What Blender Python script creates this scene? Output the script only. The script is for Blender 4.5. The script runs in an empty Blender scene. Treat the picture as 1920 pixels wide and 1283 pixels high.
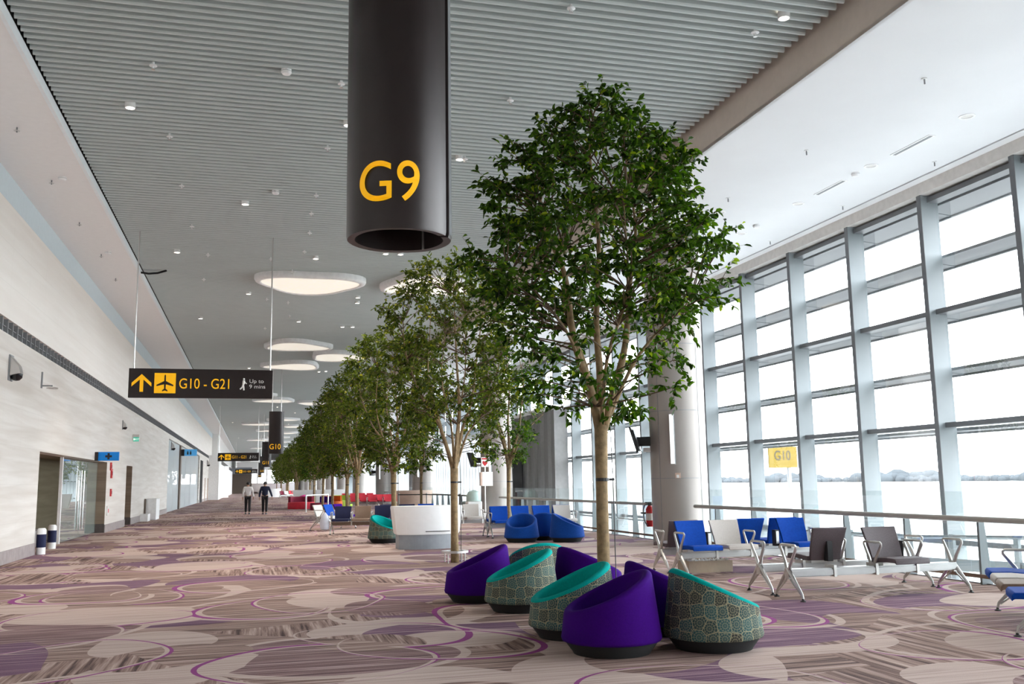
import bpy, math, random
from mathutils import Vector, Matrix
PI = math.pi
S = bpy.context.scene
COL = S.collection
rnd = random.Random(7)

# ------------------------------------------------------------------ camera
F_PX = 1763.0
YAW, PITCH, ROLL = math.radians(15.373), math.radians(8.453), math.radians(-.9155)
H = 1.5
cy, sy = math.cos(YAW), math.sin(YAW)
fw = Vector((sy*math.cos(PITCH), cy*math.cos(PITCH), math.sin(PITCH)))
r0 = Vector((cy, -sy, 0)); u0 = r0.cross(fw)
rt = r0*math.cos(ROLL)+u0*math.sin(ROLL); up = -r0*math.sin(ROLL)+u0*math.cos(ROLL)
CAM = Vector((0, 0, H))
cd = bpy.data.cameras.new('camera'); cam = bpy.data.objects.new('camera', cd); COL.objects.link(cam)
cd.sensor_width = 36; cd.lens = F_PX/1920*36; cd.clip_end = 4000
cam.matrix_world = Matrix(((rt.x, up.x, -fw.x, 0), (rt.y, up.y, -fw.y, 0), (rt.z, up.z, -fw.z, H), (0, 0, 0, 1)))
S.camera = cam
def ray(x, y): return fw+rt*((x-960)/F_PX)-up*((y-641.5)/F_PX)
def onz(x, y, z=0.): d = ray(x, y); return CAM+d*((z-H)/d.z)
def onx(x, y, X): d = ray(x, y); return CAM+d*(X/d.x)
def ony(x, y, Y): d = ray(x, y); return CAM+d*(Y/d.y)

# ------------------------------------------------------------------ materials
def newmat(name):
    m = bpy.data.materials.new(name); m.use_nodes = True
    nt = m.node_tree; b = nt.nodes['Principled BSDF']
    return m, nt, b
def N(nt, t, **kw):
    n = nt.nodes.new(t)
    for k, v in kw.items():
        if k.startswith('i_'): n.inputs[int(k[2:])].default_value = v
        else: setattr(n, k, v)
    return n
def L(nt, a, b): nt.links.new(a, b)
def ramp(nt, fac, stops, interp='LINEAR'):
    r = nt.nodes.new('ShaderNodeValToRGB'); r.color_ramp.interpolation = interp
    while len(r.color_ramp.elements) < len(stops): r.color_ramp.elements.new(.5)
    for e, (p, c) in zip(r.color_ramp.elements, stops): e.position = p; e.color = (*c, 1)
    L(nt, fac, r.inputs[0]); return r.outputs[0]
def mth(nt, op, a, b=None, c=None, clamp=False):
    n = nt.nodes.new('ShaderNodeMath'); n.operation = op; n.use_clamp = clamp
    for i, v in enumerate((a, b, c)):
        if v is None: continue
        if isinstance(v, (int, float)): n.inputs[i].default_value = v
        else: L(nt, v, n.inputs[i])
    return n.outputs[0]
def vm(nt, op, a, b=None, scale=None):
    n = nt.nodes.new('ShaderNodeVectorMath'); n.operation = op
    for i, v in enumerate((a, b)):
        if v is None: continue
        if isinstance(v, (tuple, Vector)): n.inputs[i].default_value = v
        else: L(nt, v, n.inputs[i])
    if scale is not None: n.inputs['Scale'].default_value = scale
    return n.outputs['Value'] if op in ('LENGTH', 'DOT_PRODUCT', 'DISTANCE') else n.outputs[0]
def mixc(nt, f, a, b):
    n = nt.nodes.new('ShaderNodeMix'); n.data_type = 'RGBA'
    if isinstance(f, (int, float)): n.inputs[0].default_value = f
    else: L(nt, f, n.inputs[0])
    for i, v in ((6, a), (7, b)):
        if isinstance(v, tuple): n.inputs[i].default_value = (*v, 1)
        else: L(nt, v, n.inputs[i])
    return n.outputs[2]
def mat(name, c, rough=.5, metal=0., var=.06, scale=8., bump=0., bscale=200., spec=.5, coat=0., emit=None, es=1., sheen=0.):
    m, nt, b = newmat(name)
    tc = N(nt, 'ShaderNodeTexCoord')
    no = N(nt, 'ShaderNodeTexNoise'); no.inputs['Scale'].default_value = scale; no.inputs['Detail'].default_value = 4
    L(nt, tc.outputs['Object'], no.inputs['Vector'])
    lo = tuple(max(0, x*(1-var)) for x in c); hi = tuple(min(1, x*(1+var)) for x in c)
    L(nt, ramp(nt, no.outputs[0], [(.3, lo), (.7, hi)]), b.inputs['Base Color'])
    b.inputs['Roughness'].default_value = rough; b.inputs['Metallic'].default_value = metal
    b.inputs['Specular IOR Level'].default_value = spec; b.inputs['Coat Weight'].default_value = coat
    if sheen: b.inputs['Sheen Weight'].default_value = sheen
    if bump:
        n2 = N(nt, 'ShaderNodeTexNoise'); n2.inputs['Scale'].default_value = bscale
        L(nt, tc.outputs['Object'], n2.inputs['Vector'])
        bp = N(nt, 'ShaderNodeBump'); bp.inputs['Strength'].default_value = bump; bp.inputs['Distance'].default_value = .01
        L(nt, n2.outputs[0], bp.inputs['Height']); L(nt, bp.outputs[0], b.inputs['Normal'])
    if emit:
        b.inputs['Emission Color'].default_value = (*emit, 1); b.inputs['Emission Strength'].default_value = es
    return m
M = {}
M['white'] = mat('white_paint', (.86, .86, .86), .6)
M['ceil_white'] = mat('ceiling_plaster', (.80, .81, .82), .8, var=.015, scale=1)
M['soffit'] = mat('soffit_paint', (.88, .875, .87), .7, var=.015)
M['palewall'] = mat('pale_wall', (.7, .68, .65), .7, var=.02)
M['blueglow'] = mat('painted_blue_glow', (.62, .72, .77), .6, var=.02)  # cool glow under the soffit, put into the wall colour
M['slat'] = mat('grey_slat', (.55, .595, .585), .5, var=.02, scale=1)
M['slatlip'] = mat('slat_edge_lip', (.88, .93, .96), .5, var=.02)  # whitened and tinted blue for the cool light the lip catches
M['dark'] = mat('dark_void', (.012, .012, .013), .9)
M['roof'] = mat('dark_roof', (.03, .03, .03), .9)
M['fascia'] = mat('taupe_fascia', (.74, .66, .595), .7, var=.03)
M['groove'] = mat('grey_groove', (.25, .26, .27), .6)
M['beige'] = mat('beige_drop', (.62, .59, .56), .7)
M['mull'] = mat('grey_aluminium', (.20, .225, .238), .5, .0, var=.03, scale=2)
M['mulldark'] = mat('grey_aluminium_cap', (.125, .13, .138), .5, .0, var=.03)
M['steel'] = mat('brushed_steel', (.62, .61, .60), .3, .85, var=.05)
M['rail'] = mat('satin_handrail', (.40, .39, .37), .45, .1, var=.03)
M['alu'] = mat('cast_aluminium', (.55, .54, .52), .33, .8, var=.06)
M['beamalu'] = mat('beam_aluminium', (.46, .46, .46), .4, .5, var=.04)
M['chrome'] = mat('chrome', (.75, .75, .76), .15, 1.)
M['black'] = mat('black_plastic', (.018, .018, .02), .5)
M['blackfab'] = mat('black_base', (.008, .008, .009), .8)
M['sign'] = mat('dark_brown_sign', (.022, .015, .015), .35, .2, var=.08)
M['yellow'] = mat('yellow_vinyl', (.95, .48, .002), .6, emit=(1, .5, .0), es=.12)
M['whitevinyl'] = mat('white_vinyl', (.88, .88, .86), .6)
M['blue_sign'] = mat('blue_sign_face', (.0, .17, .52), .5, emit=(0., .2, .6), es=.1)
M['blue_sign2'] = mat('pale_blue_sign_face', (.08, .36, .70), .5, emit=(.08, .36, .70), es=.1)
M['green_sign'] = mat('green_exit_face', (.05, .45, .33), .5, emit=(.05, .5, .35), es=.15)
M['exitwhite'] = mat('exit_lettering', (.9, .95, .9), .5, emit=(.9, 1, .9), es=.2)
M['red'] = mat('red_paint', (.5, .01, .015), .4)
M['redseat'] = mat('red_upholstery', (.66, .025, .05), .7, bump=.1)
M['darkred'] = mat('maroon_upholstery', (.22, .01, .04), .8)
M['magenta'] = mat('magenta_upholstery', (.55, .02, .2), .8)
M['orange'] = mat('orange_upholstery', (.7, .14, .01), .8)
M['lime'] = mat('lime_upholstery', (.45, .6, .08), .8)
M['blue'] = mat('blue_upholstery', (.001, .055, .36), .8, var=.1, scale=30, bump=.1, spec=.2)
M['navy'] = mat('navy_upholstery', (.006, .01, .055), .8, var=.1)
M['bluetub'] = mat('blue_wool', (.006, .055, .28), .9, var=.1, scale=40, bump=.2, sheen=.05, spec=.15)
M['purple'] = mat('purple_wool', (.037, .001, .145), .9, var=.08, scale=60, bump=.2, spec=.1)
M['teal'] = mat('teal_wool', (.0, .31, .28), .9, var=.08, scale=60, bump=.2, spec=.1)
M['greige'] = mat('light_grey_upholstery', (.50, .46, .43), .7, var=.06, scale=60, bump=.1)
M['taupe'] = mat('taupe_upholstery', (.105, .08, .088), .6, var=.1, scale=60, bump=.1)
M['brown'] = mat('brown_upholstery', (.23, .155, .11), .7, var=.1, scale=60)
M['desk'] = mat('white_counter', (.90, .90, .90), .4, var=.02)
M['deskbase'] = mat('grey_plinth', (.28, .30, .33), .5)
M['tan'] = mat('tan_counter', (.62, .45, .36), .5)
M['card'] = mat('cardboard', (.50, .40, .30), .8)
M['paper'] = mat('crumpled_paper', (.75, .73, .7), .8)
M['bark'] = mat('fig_bark', (.255, .175, .09), .85, var=.3, scale=14, bump=.4, bscale=40)
M['twig'] = mat('twig_bark', (.11, .07, .04), .85, var=.3, scale=14)
M['skin'] = mat('skin', (.5, .3, .2), .6)
M['hair'] = mat('black_hair', (.012, .01, .01), .6)
M['shirt'] = mat('pale_shirt', (.72, .69, .68), .8)
M['navyshirt'] = mat('navy_shirt', (.012, .018, .05), .8)
M['trousers'] = mat('dark_trousers', (.012, .01, .012), .8)
M['darkstone'] = mat('dark_stone_base', (.09, .07, .065), .5, var=.2)
M['skirting'] = mat('grey_brown_stone_skirting', (.30, .255, .25), .5, var=.15, scale=6)
M['brownwall'] = mat('brown_panel', (.16, .12, .095), .6)
M['darkrib'] = mat('dark_metal_panel', (.22, .215, .215), .5, .2, var=.06)
M['whiterib'] = mat('white_metal_panel', (.76, .78, .80), .5, var=.03)
M['tarmac'] = mat('pale_concrete_apron', (.24, .235, .225), .9, var=.05, scale=.05)
M['grass'] = mat('dry_grass', (.11, .10, .075), .9, var=.1, scale=.1)
M['fartree'] = mat('hazy_trees', (.052, .057, .062), .95, var=.05, scale=.05, spec=0.)
M['greenbag'] = mat('pale_green_plastic', (.42, .55, .52), .4)
M['bag'] = mat('clear_plastic_bag', (.55, .57, .66), .3)
M['column'] = mat('champagne_metal_panel', (.35, .318, .295), .38, .15, var=.02, scale=1)
M['lowfloor'] = mat('pale_lower_floor', (.7, .7, .69), .5)
M['lamp'] = mat('warm_diffuser', (.9, .86, .78), .5, emit=(1, .93, .80), es=.2)
M['down'] = mat('downlight_lens', (.9, .88, .85), .5, emit=(1, .85, .7), es=4)
M['glow'] = mat('light_bar_face', (.9, .9, .9), .5, emit=(1, 1, 1), es=.3)
M['yellowsign'] = mat('pale_yellow_board', (.14, .100, .026), .9, spec=0.)
M['screen'] = mat('screen_glass', (.01, .01, .012), .15)
M['signletter'] = mat('dark_lettering', (.02, .017, .012), .7)

def glassmat(name, tint, gl=.06, rough=0.):
    m, nt, b = newmat(name); nt.nodes.remove(b)
    out = [n for n in nt.nodes if n.type == 'OUTPUT_MATERIAL'][0]
    t = N(nt, 'ShaderNodeBsdfTransparent'); t.inputs[0].default_value = (*tint, 1)
    g = N(nt, 'ShaderNodeBsdfGlossy'); g.inputs['Roughness'].default_value = rough
    lw = N(nt, 'ShaderNodeFresnel'); lw.inputs[0].default_value = 1.45
    f = mth(nt, 'MULTIPLY', lw.outputs[0], gl/.04, clamp=True)
    mx = N(nt, 'ShaderNodeMixShader'); L(nt, f, mx.inputs[0]); L(nt, t.outputs[0], mx.inputs[1]); L(nt, g.outputs[0], mx.inputs[2])
    L(nt, mx.outputs[0], out.inputs[0]); return m
M['glass'] = glassmat('window_glass', (.97, .985, .985), .008)
M['railglass'] = glassmat('railing_glass', (.91, .955, .95), .007)
def milkglass(name, tint, milk, amt, gl):
    m = glassmat(name, tint, gl); nt = m.node_tree
    out = [n for n in nt.nodes if n.type == 'OUTPUT_MATERIAL'][0]; src = out.inputs[0].links[0].from_socket
    d = N(nt, 'ShaderNodeBsdfDiffuse'); d.inputs[0].default_value = (*milk, 1)
    mx = N(nt, 'ShaderNodeMixShader'); mx.inputs[0].default_value = amt; L(nt, src, mx.inputs[1]); L(nt, d.outputs[0], mx.inputs[2]); L(nt, mx.outputs[0], out.inputs[0])
    return m
M['doorglass'] = milkglass('door_glass', (.70, .82, .78), (.55, .66, .61), .2, .14)
M['shopglass'] = milkglass('shopfront_glass', (.8, .87, .9), (.68, .73, .75), .62, .03)
def frosted():
    m, nt, b = newmat('frosted_sunshade'); nt.nodes.remove(b)
    out = [n for n in nt.nodes if n.type == 'OUTPUT_MATERIAL'][0]
    d = N(nt, 'ShaderNodeBsdfDiffuse'); d.inputs[0].default_value = (.27, .275, .28, 1)
    t = N(nt, 'ShaderNodeBsdfTranslucent'); t.inputs[0].default_value = (.05, .052, .053, 1)
    mx = N(nt, 'ShaderNodeAddShader'); L(nt, d.outputs[0], mx.inputs[0]); L(nt, t.outputs[0], mx.inputs[1])
    L(nt, mx.outputs[0], out.inputs[0]); return m
M['shade'] = frosted()
M['shadebar'] = mat('sunshade_bar', (.16, .17, .178), .6)

def leafmat(name, dark, light, yellow):
    m, nt, b = newmat(name)
    out = [n for n in nt.nodes if n.type == 'OUTPUT_MATERIAL'][0]
    g = N(nt, 'ShaderNodeNewGeometry')
    c = ramp(nt, g.outputs['Random Per Island'], [(0, dark), (.6, tuple((a+b_)/2 for a, b_ in zip(dark, light))), (.93, light), (1, yellow)])
    L(nt, c, b.inputs['Base Color']); b.inputs['Roughness'].default_value = .5; b.inputs['Specular IOR Level'].default_value = .22
    t = N(nt, 'ShaderNodeBsdfTranslucent')
    L(nt, vm(nt, 'MULTIPLY', c, (1.25, 1.45, .6)), t.inputs[0])
    mx = N(nt, 'ShaderNodeMixShader'); mx.inputs[0].default_value = .35
    L(nt, b.outputs[0], mx.inputs[1]); L(nt, t.outputs[0], mx.inputs[2]); L(nt, mx.outputs[0], out.inputs[0])
    return m
M['leaf'] = leafmat('fig_leaf', (.008, .026, .002), (.085, .18, .008), (.36, .44, .02))
M['leaf_far'] = leafmat('olive_leaf', (.022, .042, .004), (.145, .185, .016), (.36, .31, .025))

def stone(name, base, hi, streak=.5):
    m, nt, b = newmat(name)
    tc = N(nt, 'ShaderNodeTexCoord')
    mp = N(nt, 'ShaderNodeMapping'); mp.inputs['Scale'].default_value = (.25, .25, 5); L(nt, tc.outputs['Object'], mp.inputs[0])
    n1 = N(nt, 'ShaderNodeTexNoise'); n1.inputs['Scale'].default_value = 1.2; n1.inputs['Detail'].default_value = 8; n1.inputs['Distortion'].default_value = .4
    L(nt, mp.outputs[0], n1.inputs['Vector'])
    c = ramp(nt, n1.outputs[0], [(.32, base), (.5, tuple((a+b_)/2 for a, b_ in zip(base, hi))), (.66, hi)])
    sep = N(nt, 'ShaderNodeSeparateXYZ'); L(nt, tc.outputs['Object'], sep.inputs[0])
    jz = mth(nt, 'LESS_THAN', mth(nt, 'FRACT', mth(nt, 'DIVIDE', sep.outputs[2], .8)), .012)
    jy = mth(nt, 'LESS_THAN', mth(nt, 'FRACT', mth(nt, 'DIVIDE', sep.outputs[1], 1.6)), .006)
    j = mth(nt, 'MULTIPLY', mth(nt, 'MAXIMUM', jz, jy), .22)
    L(nt, mixc(nt, j, c, tuple(x*.6 for x in base)), b.inputs['Base Color']); b.inputs['Roughness'].default_value = .5
    return m
M['stone'] = stone('travertine', (.585, .535, .485), (.71, .675, .635))
M['stone2'] = stone('pale_lit_travertine', (.83, .785, .735), (.87, .835, .79))  # paler stone above the grille, lightened further in place of wall light
M['brownstone'] = stone('brown_travertine', (.20, .14, .095), (.30, .22, .155))

def carpet():
    m, nt, b = newmat('patterned_carpet')
    tc = N(nt, 'ShaderNodeTexCoord'); P = tc.outputs['Object']
    nz = N(nt, 'ShaderNodeTexNoise'); nz.inputs['Scale'].default_value = .45; nz.inputs['Detail'].default_value = 0; L(nt, P, nz.inputs['Vector'])
    W = vm(nt, 'ADD', P, vm(nt, 'SCALE', vm(nt, 'SUBTRACT', nz.outputs['Color'], (.5, .5, .5)), scale=.9))
    def flat(v): return vm(nt, 'MULTIPLY', v, (1, 1, 0))
    W = flat(W)
    def voro(off, scale, rand=.75):
        v = N(nt, 'ShaderNodeTexVoronoi'); v.voronoi_dimensions = '2D'; v.inputs['Scale'].default_value = scale; v.inputs['Randomness'].default_value = rand
        q = vm(nt, 'ADD', W, off); L(nt, q, v.inputs['Vector'])
        d = vm(nt, 'SUBTRACT', q, v.outputs['Position']); return flat(d), v.outputs['Color']
    def inside(d, r, rcol=None): return mth(nt, 'LESS_THAN', vm(nt, 'LENGTH', d), r)
    def offs(c, amt): return flat(vm(nt, 'SCALE', vm(nt, 'SUBTRACT', c, (.5, .5, .5)), scale=amt))
    def AND(a, b_): return mth(nt, 'MULTIPLY', a, b_)
    def NOT(a): return mth(nt, 'SUBTRACT', 1., a)
    def pick(c, ch, lo, hi):
        s = N(nt, 'ShaderNodeSeparateColor'); L(nt, c, s.inputs[0]); o = s.outputs[ch]
        return AND(mth(nt, 'GREATER_THAN', o, lo), mth(nt, 'LESS_THAN', o, hi))
    # streaks: fine threads and broad broken bars, running across or along the hall by cell
    def streak(sx, sy_, detail=3, seed=0.):
        mp = N(nt, 'ShaderNodeMapping'); mp.inputs['Scale'].default_value = (sx, sy_, 1); mp.inputs['Location'].default_value = (seed, seed*.7, 0); L(nt, P, mp.inputs[0])
        n = N(nt, 'ShaderNodeTexNoise'); n.inputs['Scale'].default_value = 1; n.inputs['Detail'].default_value = detail; n.inputs['Roughness'].default_value = .65; L(nt, mp.outputs[0], n.inputs['Vector'])
        return n.outputs[0]
    across = streak(.55, 17, 4); along = streak(15, .5, 4, seed=3.3)
    dA, cA = voro((0, 0, 0), .42)
    dirsel = pick(cA, 0, .5, 1.1)
    st = N(nt, 'ShaderNodeMix'); L(nt, dirsel, st.inputs[0]); L(nt, across, st.inputs[2]); L(nt, along, st.inputs[3]); st = st.outputs[0]
    beige = ramp(nt, across, [(.34, (.38, .275, .24)), (.48, (.54, .41, .365)), (.7, (.64, .51, .46))])
    taupe = ramp(nt, st, [(.37, (.05, .024, .024)), (.44, (.19, .112, .098)), (.54, (.36, .24, .205)), (.66, (.60, .45, .395))])
    mauve = ramp(nt, st, [(.36, (.07, .03, .04)), (.5, (.23, .13, .135)), (.66, (.50, .36, .34))])
    plum = ramp(nt, across, [(.32, (.07, .026, .065)), (.5, (.165, .075, .145)), (.68, (.40, .26, .29))])
    lo = N(nt, 'ShaderNodeTexNoise'); lo.inputs['Scale'].default_value = .33; lo.inputs['Detail'].default_value = 0; L(nt, W, lo.inputs['Vector'])
    gap = mixc(nt, mth(nt, 'GREATER_THAN', lo.outputs[0], .60), taupe, plum)
    inA = inside(dA, 1.12)
    cellc = mixc(nt, pick(cA, 1, .0, .22), mixc(nt, pick(cA, 1, .85, 1.1), taupe, mauve), beige)
    col = mixc(nt, inA, gap, cellc)
    col = mixc(nt, AND(inA, NOT(inside(dA, 1.03))), col, beige)
    dF, cF = voro((2.2, 6.1, 0), .36, .8)
    col = mixc(nt, AND(AND(inside(dF, 1.0), NOT(inside(vm(nt, 'ADD', dF, offs(cF, 1.3)), .86))), pick(cF, 0, .3, 1.)), col, beige)
    dB, cB = voro((3.1, 1.7, 0), .47)
    lens = AND(inside(vm(nt, 'ADD', dB, offs(cB, 1.6)), .95), NOT(inside(vm(nt, 'SUBTRACT', dB, offs(cB, .4)), .75)))
    col = mixc(nt, AND(lens, pick(cB, 1, .0, .3)), col, plum)
    dC, cC = voro((7.7, 4.2, 0), .52)
    col = mixc(nt, AND(inside(dC, .66), pick(cC, 0, .5, 1.)), col, beige)
    dD, cD = voro((1.3, 9.4, 0), .5)
    pebD = AND(inside(vm(nt, 'ADD', dD, offs(cD, .5)), .62), pick(cD, 1, .3, 1.))
    col = mixc(nt, pebD, col, mixc(nt, pick(cD, 0, .7, 1.), taupe, mauve))
    def ring(col, seed, sc, R, w, lim):
        d, c = voro(seed, sc, .6)
        o = offs(c, w*2.4)
        outer = inside(d, R); pale = inside(vm(nt, 'ADD', d, o), R-w); core = inside(vm(nt, 'ADD', d, vm(nt, 'SCALE', o, scale=1.5)), R-w*2.3)
        sel = pick(c, 2, lim, 1.1)
        mg = mixc(nt, across, (.16, .012, .13), (.37, .05, .30))
        col = mixc(nt, AND(AND(outer, NOT(core)), sel), col, beige)
        return mixc(nt, AND(AND(outer, NOT(pale)), sel), col, mg)
    col = ring(col, (0, 0, 0), .42, .93, .036, .15)
    col = ring(col, (5.4, 7.9, 0), .36, 1.02, .03, .5)
    # tufts
    n3 = N(nt, 'ShaderNodeTexNoise'); n3.inputs['Scale'].default_value = 140; L(nt, P, n3.inputs['Vector'])
    col = mixc(nt, .12, col, ramp(nt, n3.outputs[0], [(.35, (.12, .08, .07)), (.65, (.75, .6, .52))]))
    L(nt, col, b.inputs['Base Color']); b.inputs['Roughness'].default_value = .95; b.inputs['Specular IOR Level'].default_value = .1
    bp = N(nt, 'ShaderNodeBump'); bp.inputs['Strength'].default_value = .3; bp.inputs['Distance'].default_value = .004
    L(nt, n3.outputs[0], bp.inputs['Height']); L(nt, bp.outputs[0], b.inputs['Normal'])
    return m
M['carpet'] = carpet()

def fans():
    m, nt, b = newmat('fan_patterned_fabric')
    uv = N(nt, 'ShaderNodeTexCoord'); P = uv.outputs['UV']
    v = N(nt, 'ShaderNodeTexVoronoi'); v.voronoi_dimensions = '2D'; v.inputs['Scale'].default_value = 9.; v.inputs['Randomness'].default_value = .45; L(nt, P, v.inputs['Vector'])
    v2 = N(nt, 'ShaderNodeTexVoronoi'); v2.voronoi_dimensions = '2D'; v2.feature = 'DISTANCE_TO_EDGE'; v2.inputs['Scale'].default_value = 9.; v2.inputs['Randomness'].default_value = .45; L(nt, P, v2.inputs['Vector'])
    rings = mth(nt, 'LESS_THAN', mth(nt, 'FRACT', mth(nt, 'MULTIPLY', v.outputs['Distance'], 5.2)), .13)
    d = vm(nt, 'SUBTRACT', vm(nt, 'SCALE', P, scale=1.), v.outputs['Position'])
    s = N(nt, 'ShaderNodeSeparateXYZ'); L(nt, d, s.inputs[0])
    ang = mth(nt, 'ARCTAN2', s.outputs[1], s.outputs[0])
    spoke = mth(nt, 'LESS_THAN', mth(nt, 'FRACT', mth(nt, 'MULTIPLY', ang, 1.91)), .10)
    edge = mth(nt, 'LESS_THAN', v2.outputs['Distance'], .028)
    ln = mth(nt, 'MAXIMUM', mth(nt, 'MAXIMUM', rings, spoke), edge)
    sc = N(nt, 'ShaderNodeSeparateColor'); L(nt, v.outputs['Color'], sc.inputs[0])
    base = ramp(nt, sc.outputs[0], [(0, (.03, .032, .028)), (.4, (.026, .06, .06)), (.8, (.03, .10, .108)), (1, (.03, .045, .042))])
    L(nt, mixc(nt, mth(nt, 'MULTIPLY', ln, .8), base, (.40, .36, .22)), b.inputs['Base Color']); b.inputs['Roughness'].default_value = .9
    return m
M['fans'] = fans()

# ------------------------------------------------------------------ mesh helpers
class MB:
    def __init__(s): s.v = []; s.f = []; s.uv = {}
    def add(s, vs, fs):
        o = len(s.v); s.v += [tuple(v) for v in vs]; s.f += [tuple(i+o for i in f) for f in fs]; return s
    def box(s, c, d, rz=0., m=None):
        x, y, z = (t/2 for t in d); R = Matrix.Rotation(rz, 3, 'Z') if m is None else m; c = Vector(c)
        vs = [c+R @ Vector((a*x, b*y, e*z)) for e in (-1, 1) for a, b in ((-1, -1), (1, -1), (1, 1), (-1, 1))]
        return s.add(vs, [(3, 2, 1, 0), (4, 5, 6, 7), (0, 1, 5, 4), (1, 2, 6, 5), (2, 3, 7, 6), (3, 0, 4, 7)])
    def bb(s, x0, x1, y0, y1, z0, z1): return s.box(((x0+x1)/2, (y0+y1)/2, (z0+z1)/2), (abs(x1-x0), abs(y1-y0), abs(z1-z0)))
    def tube(s, pts, r, n=8, cap=True):
        pts = [Vector(p) for p in pts]; k = len(pts)
        rs = r if isinstance(r, (list, tuple)) else [r]*k
        vs = []; fs = []; prev = None
        for i, p in enumerate(pts):
            t = (pts[min(i+1, k-1)]-pts[max(i-1, 0)]).normalized()
            if prev is None: a = t.orthogonal().normalized()
            else:
                a = prev-t*prev.dot(t)
                a = a.normalized() if a.length > 1e-6 else t.orthogonal().normalized()
            prev = a; b = t.cross(a)
            vs += [p+(a*math.cos(2*PI*j/n)+b*math.sin(2*PI*j/n))*rs[i] for j in range(n)]
        for i in range(k-1):
            for j in range(n): fs.append((i*n+j, i*n+(j+1) % n, (i+1)*n+(j+1) % n, (i+1)*n+j))
        if cap: fs.append(tuple(range(n-1, -1, -1))); fs.append(tuple(range((k-1)*n, k*n)))
        return s.add(vs, fs)
    def lathe(s, prof, c=(0, 0, 0), n=32, capb=True, capt=True):
        c = Vector(c); vs = []; fs = []; k = len(prof)
        for r, z in prof: vs += [c+Vector((r*math.cos(2*PI*j/n), r*math.sin(2*PI*j/n), z)) for j in range(n)]
        for i in range(k-1):
            for j in range(n): fs.append((i*n+j, i*n+(j+1) % n, (i+1)*n+(j+1) % n, (i+1)*n+j))
        if capb: fs.append(tuple(range(n-1, -1, -1)))
        if capt: fs.append(tuple(range((k-1)*n, k*n)))
        return s.add(vs, fs)
    def prism(s, poly, fn, d0, d1):
        """poly of 2D points; fn(u,v,d)->3D"""
        n = len(poly); vs = [fn(u, v, d0) for u, v in poly]+[fn(u, v, d1) for u, v in poly]
        return s.add(vs, [tuple(range(n-1, -1, -1)), tuple(range(n, 2*n))]+[(i, (i+1) % n, n+(i+1) % n, n+i) for i in range(n)])
    def grid(s, fn, nu, nv, cu=False):
        vs = [fn(i, j) for i in range(nu) for j in range(nv)]; fs = []
        for i in range(nu if cu else nu-1):
            for j in range(nv-1):
                a = i*nv+j; b = ((i+1) % nu)*nv+j; fs.append((a, b, b+1, a+1))
        return s.add(vs, fs)
    def build(s, name, m, parent=None, smooth=False, bevel=0., loc=None):
        me = bpy.data.meshes.new(name); me.from_pydata(s.v, [], s.f)
        me.materials.append(M[m] if isinstance(m, str) else m)
        if smooth:
            me.polygons.foreach_set('use_smooth', [True]*len(me.polygons))
            if smooth != 'all': me.set_sharp_from_angle(angle=math.radians(40))
        me.update()
        o = bpy.data.objects.new(name, me); COL.objects.link(o)
        if loc is not None: o.location = loc
        if parent is not None: o.parent = parent
        if bevel:
            b = o.modifiers.new('bevel', 'BEVEL'); b.width = bevel; b.segments = 2; b.limit_method = 'ANGLE'
        return o
def tag(o, label, cat, group=None, kind=None):
    o['label'] = label; o['category'] = cat
    if group: o['group'] = group
    if kind: o['kind'] = kind
    return o
def empty(name, loc=(0, 0, 0), rz=0.):
    o = bpy.data.objects.new(name, None); o.empty_display_size = .1; COL.objects.link(o)
    o.location = loc; o.rotation_euler = (0, 0, rz); return o
def struct(o): o['kind'] = 'structure'; return o
def copy_tree(o, parent=None):
    c = o.copy(); COL.objects.link(c)
    if parent is not None: c.parent = parent
    for ch in list(o.children): copy_tree(ch, c)
    return c
ORD = ['nearest', 'second nearest', 'third nearest', 'fourth nearest', 'fifth nearest', 'sixth nearest', 'seventh nearest', 'eighth nearest', 'ninth nearest', 'tenth nearest', 'eleventh nearest', 'twelfth nearest', 'thirteenth nearest', 'fourteenth nearest', 'fifteenth nearest', 'sixteenth nearest', 'seventeenth nearest', 'eighteenth nearest', 'nineteenth nearest', 'twentieth nearest']+['%s nearest' % ('twenty-'+x) for x in ('first', 'second', 'third', 'fourth', 'fifth', 'sixth', 'seventh', 'eighth', 'ninth')]+['thirtieth nearest']+['%s nearest' % ('thirty-'+x) for x in ('first', 'second', 'third', 'fourth', 'fifth', 'sixth', 'seventh', 'eighth', 'ninth')]+['fortieth nearest']
def text(body, size, name, m, parent, o, ux, uz, depth=.004, align='CENTER', sx=1., bold=0.):
    """lettering lying on a plane: o origin (baseline, by align), ux reading direction, uz up"""
    cu = bpy.data.curves.new(name, 'FONT'); cu.body = body; cu.size = size; cu.align_x = align; cu.extrude = depth/2; cu.offset = bold
    t = bpy.data.objects.new(name, cu); COL.objects.link(t)
    dg = bpy.context.evaluated_depsgraph_get(); me = bpy.data.meshes.new_from_object(t.evaluated_get(dg))
    bpy.data.objects.remove(t)
    ux = Vector(ux).normalized(); uz = Vector(uz).normalized(); n = ux.cross(uz)
    me.transform(Matrix(((ux.x*sx, uz.x, n.x, o[0]), (ux.y*sx, uz.y, n.y, o[1]), (ux.z*sx, uz.z, n.z, o[2]), (0, 0, 0, 1))))
    me.materials.clear(); me.materials.append(M[m])
    ob = bpy.data.objects.new(name, me); COL.objects.link(ob); ob.parent = parent; return ob

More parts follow.
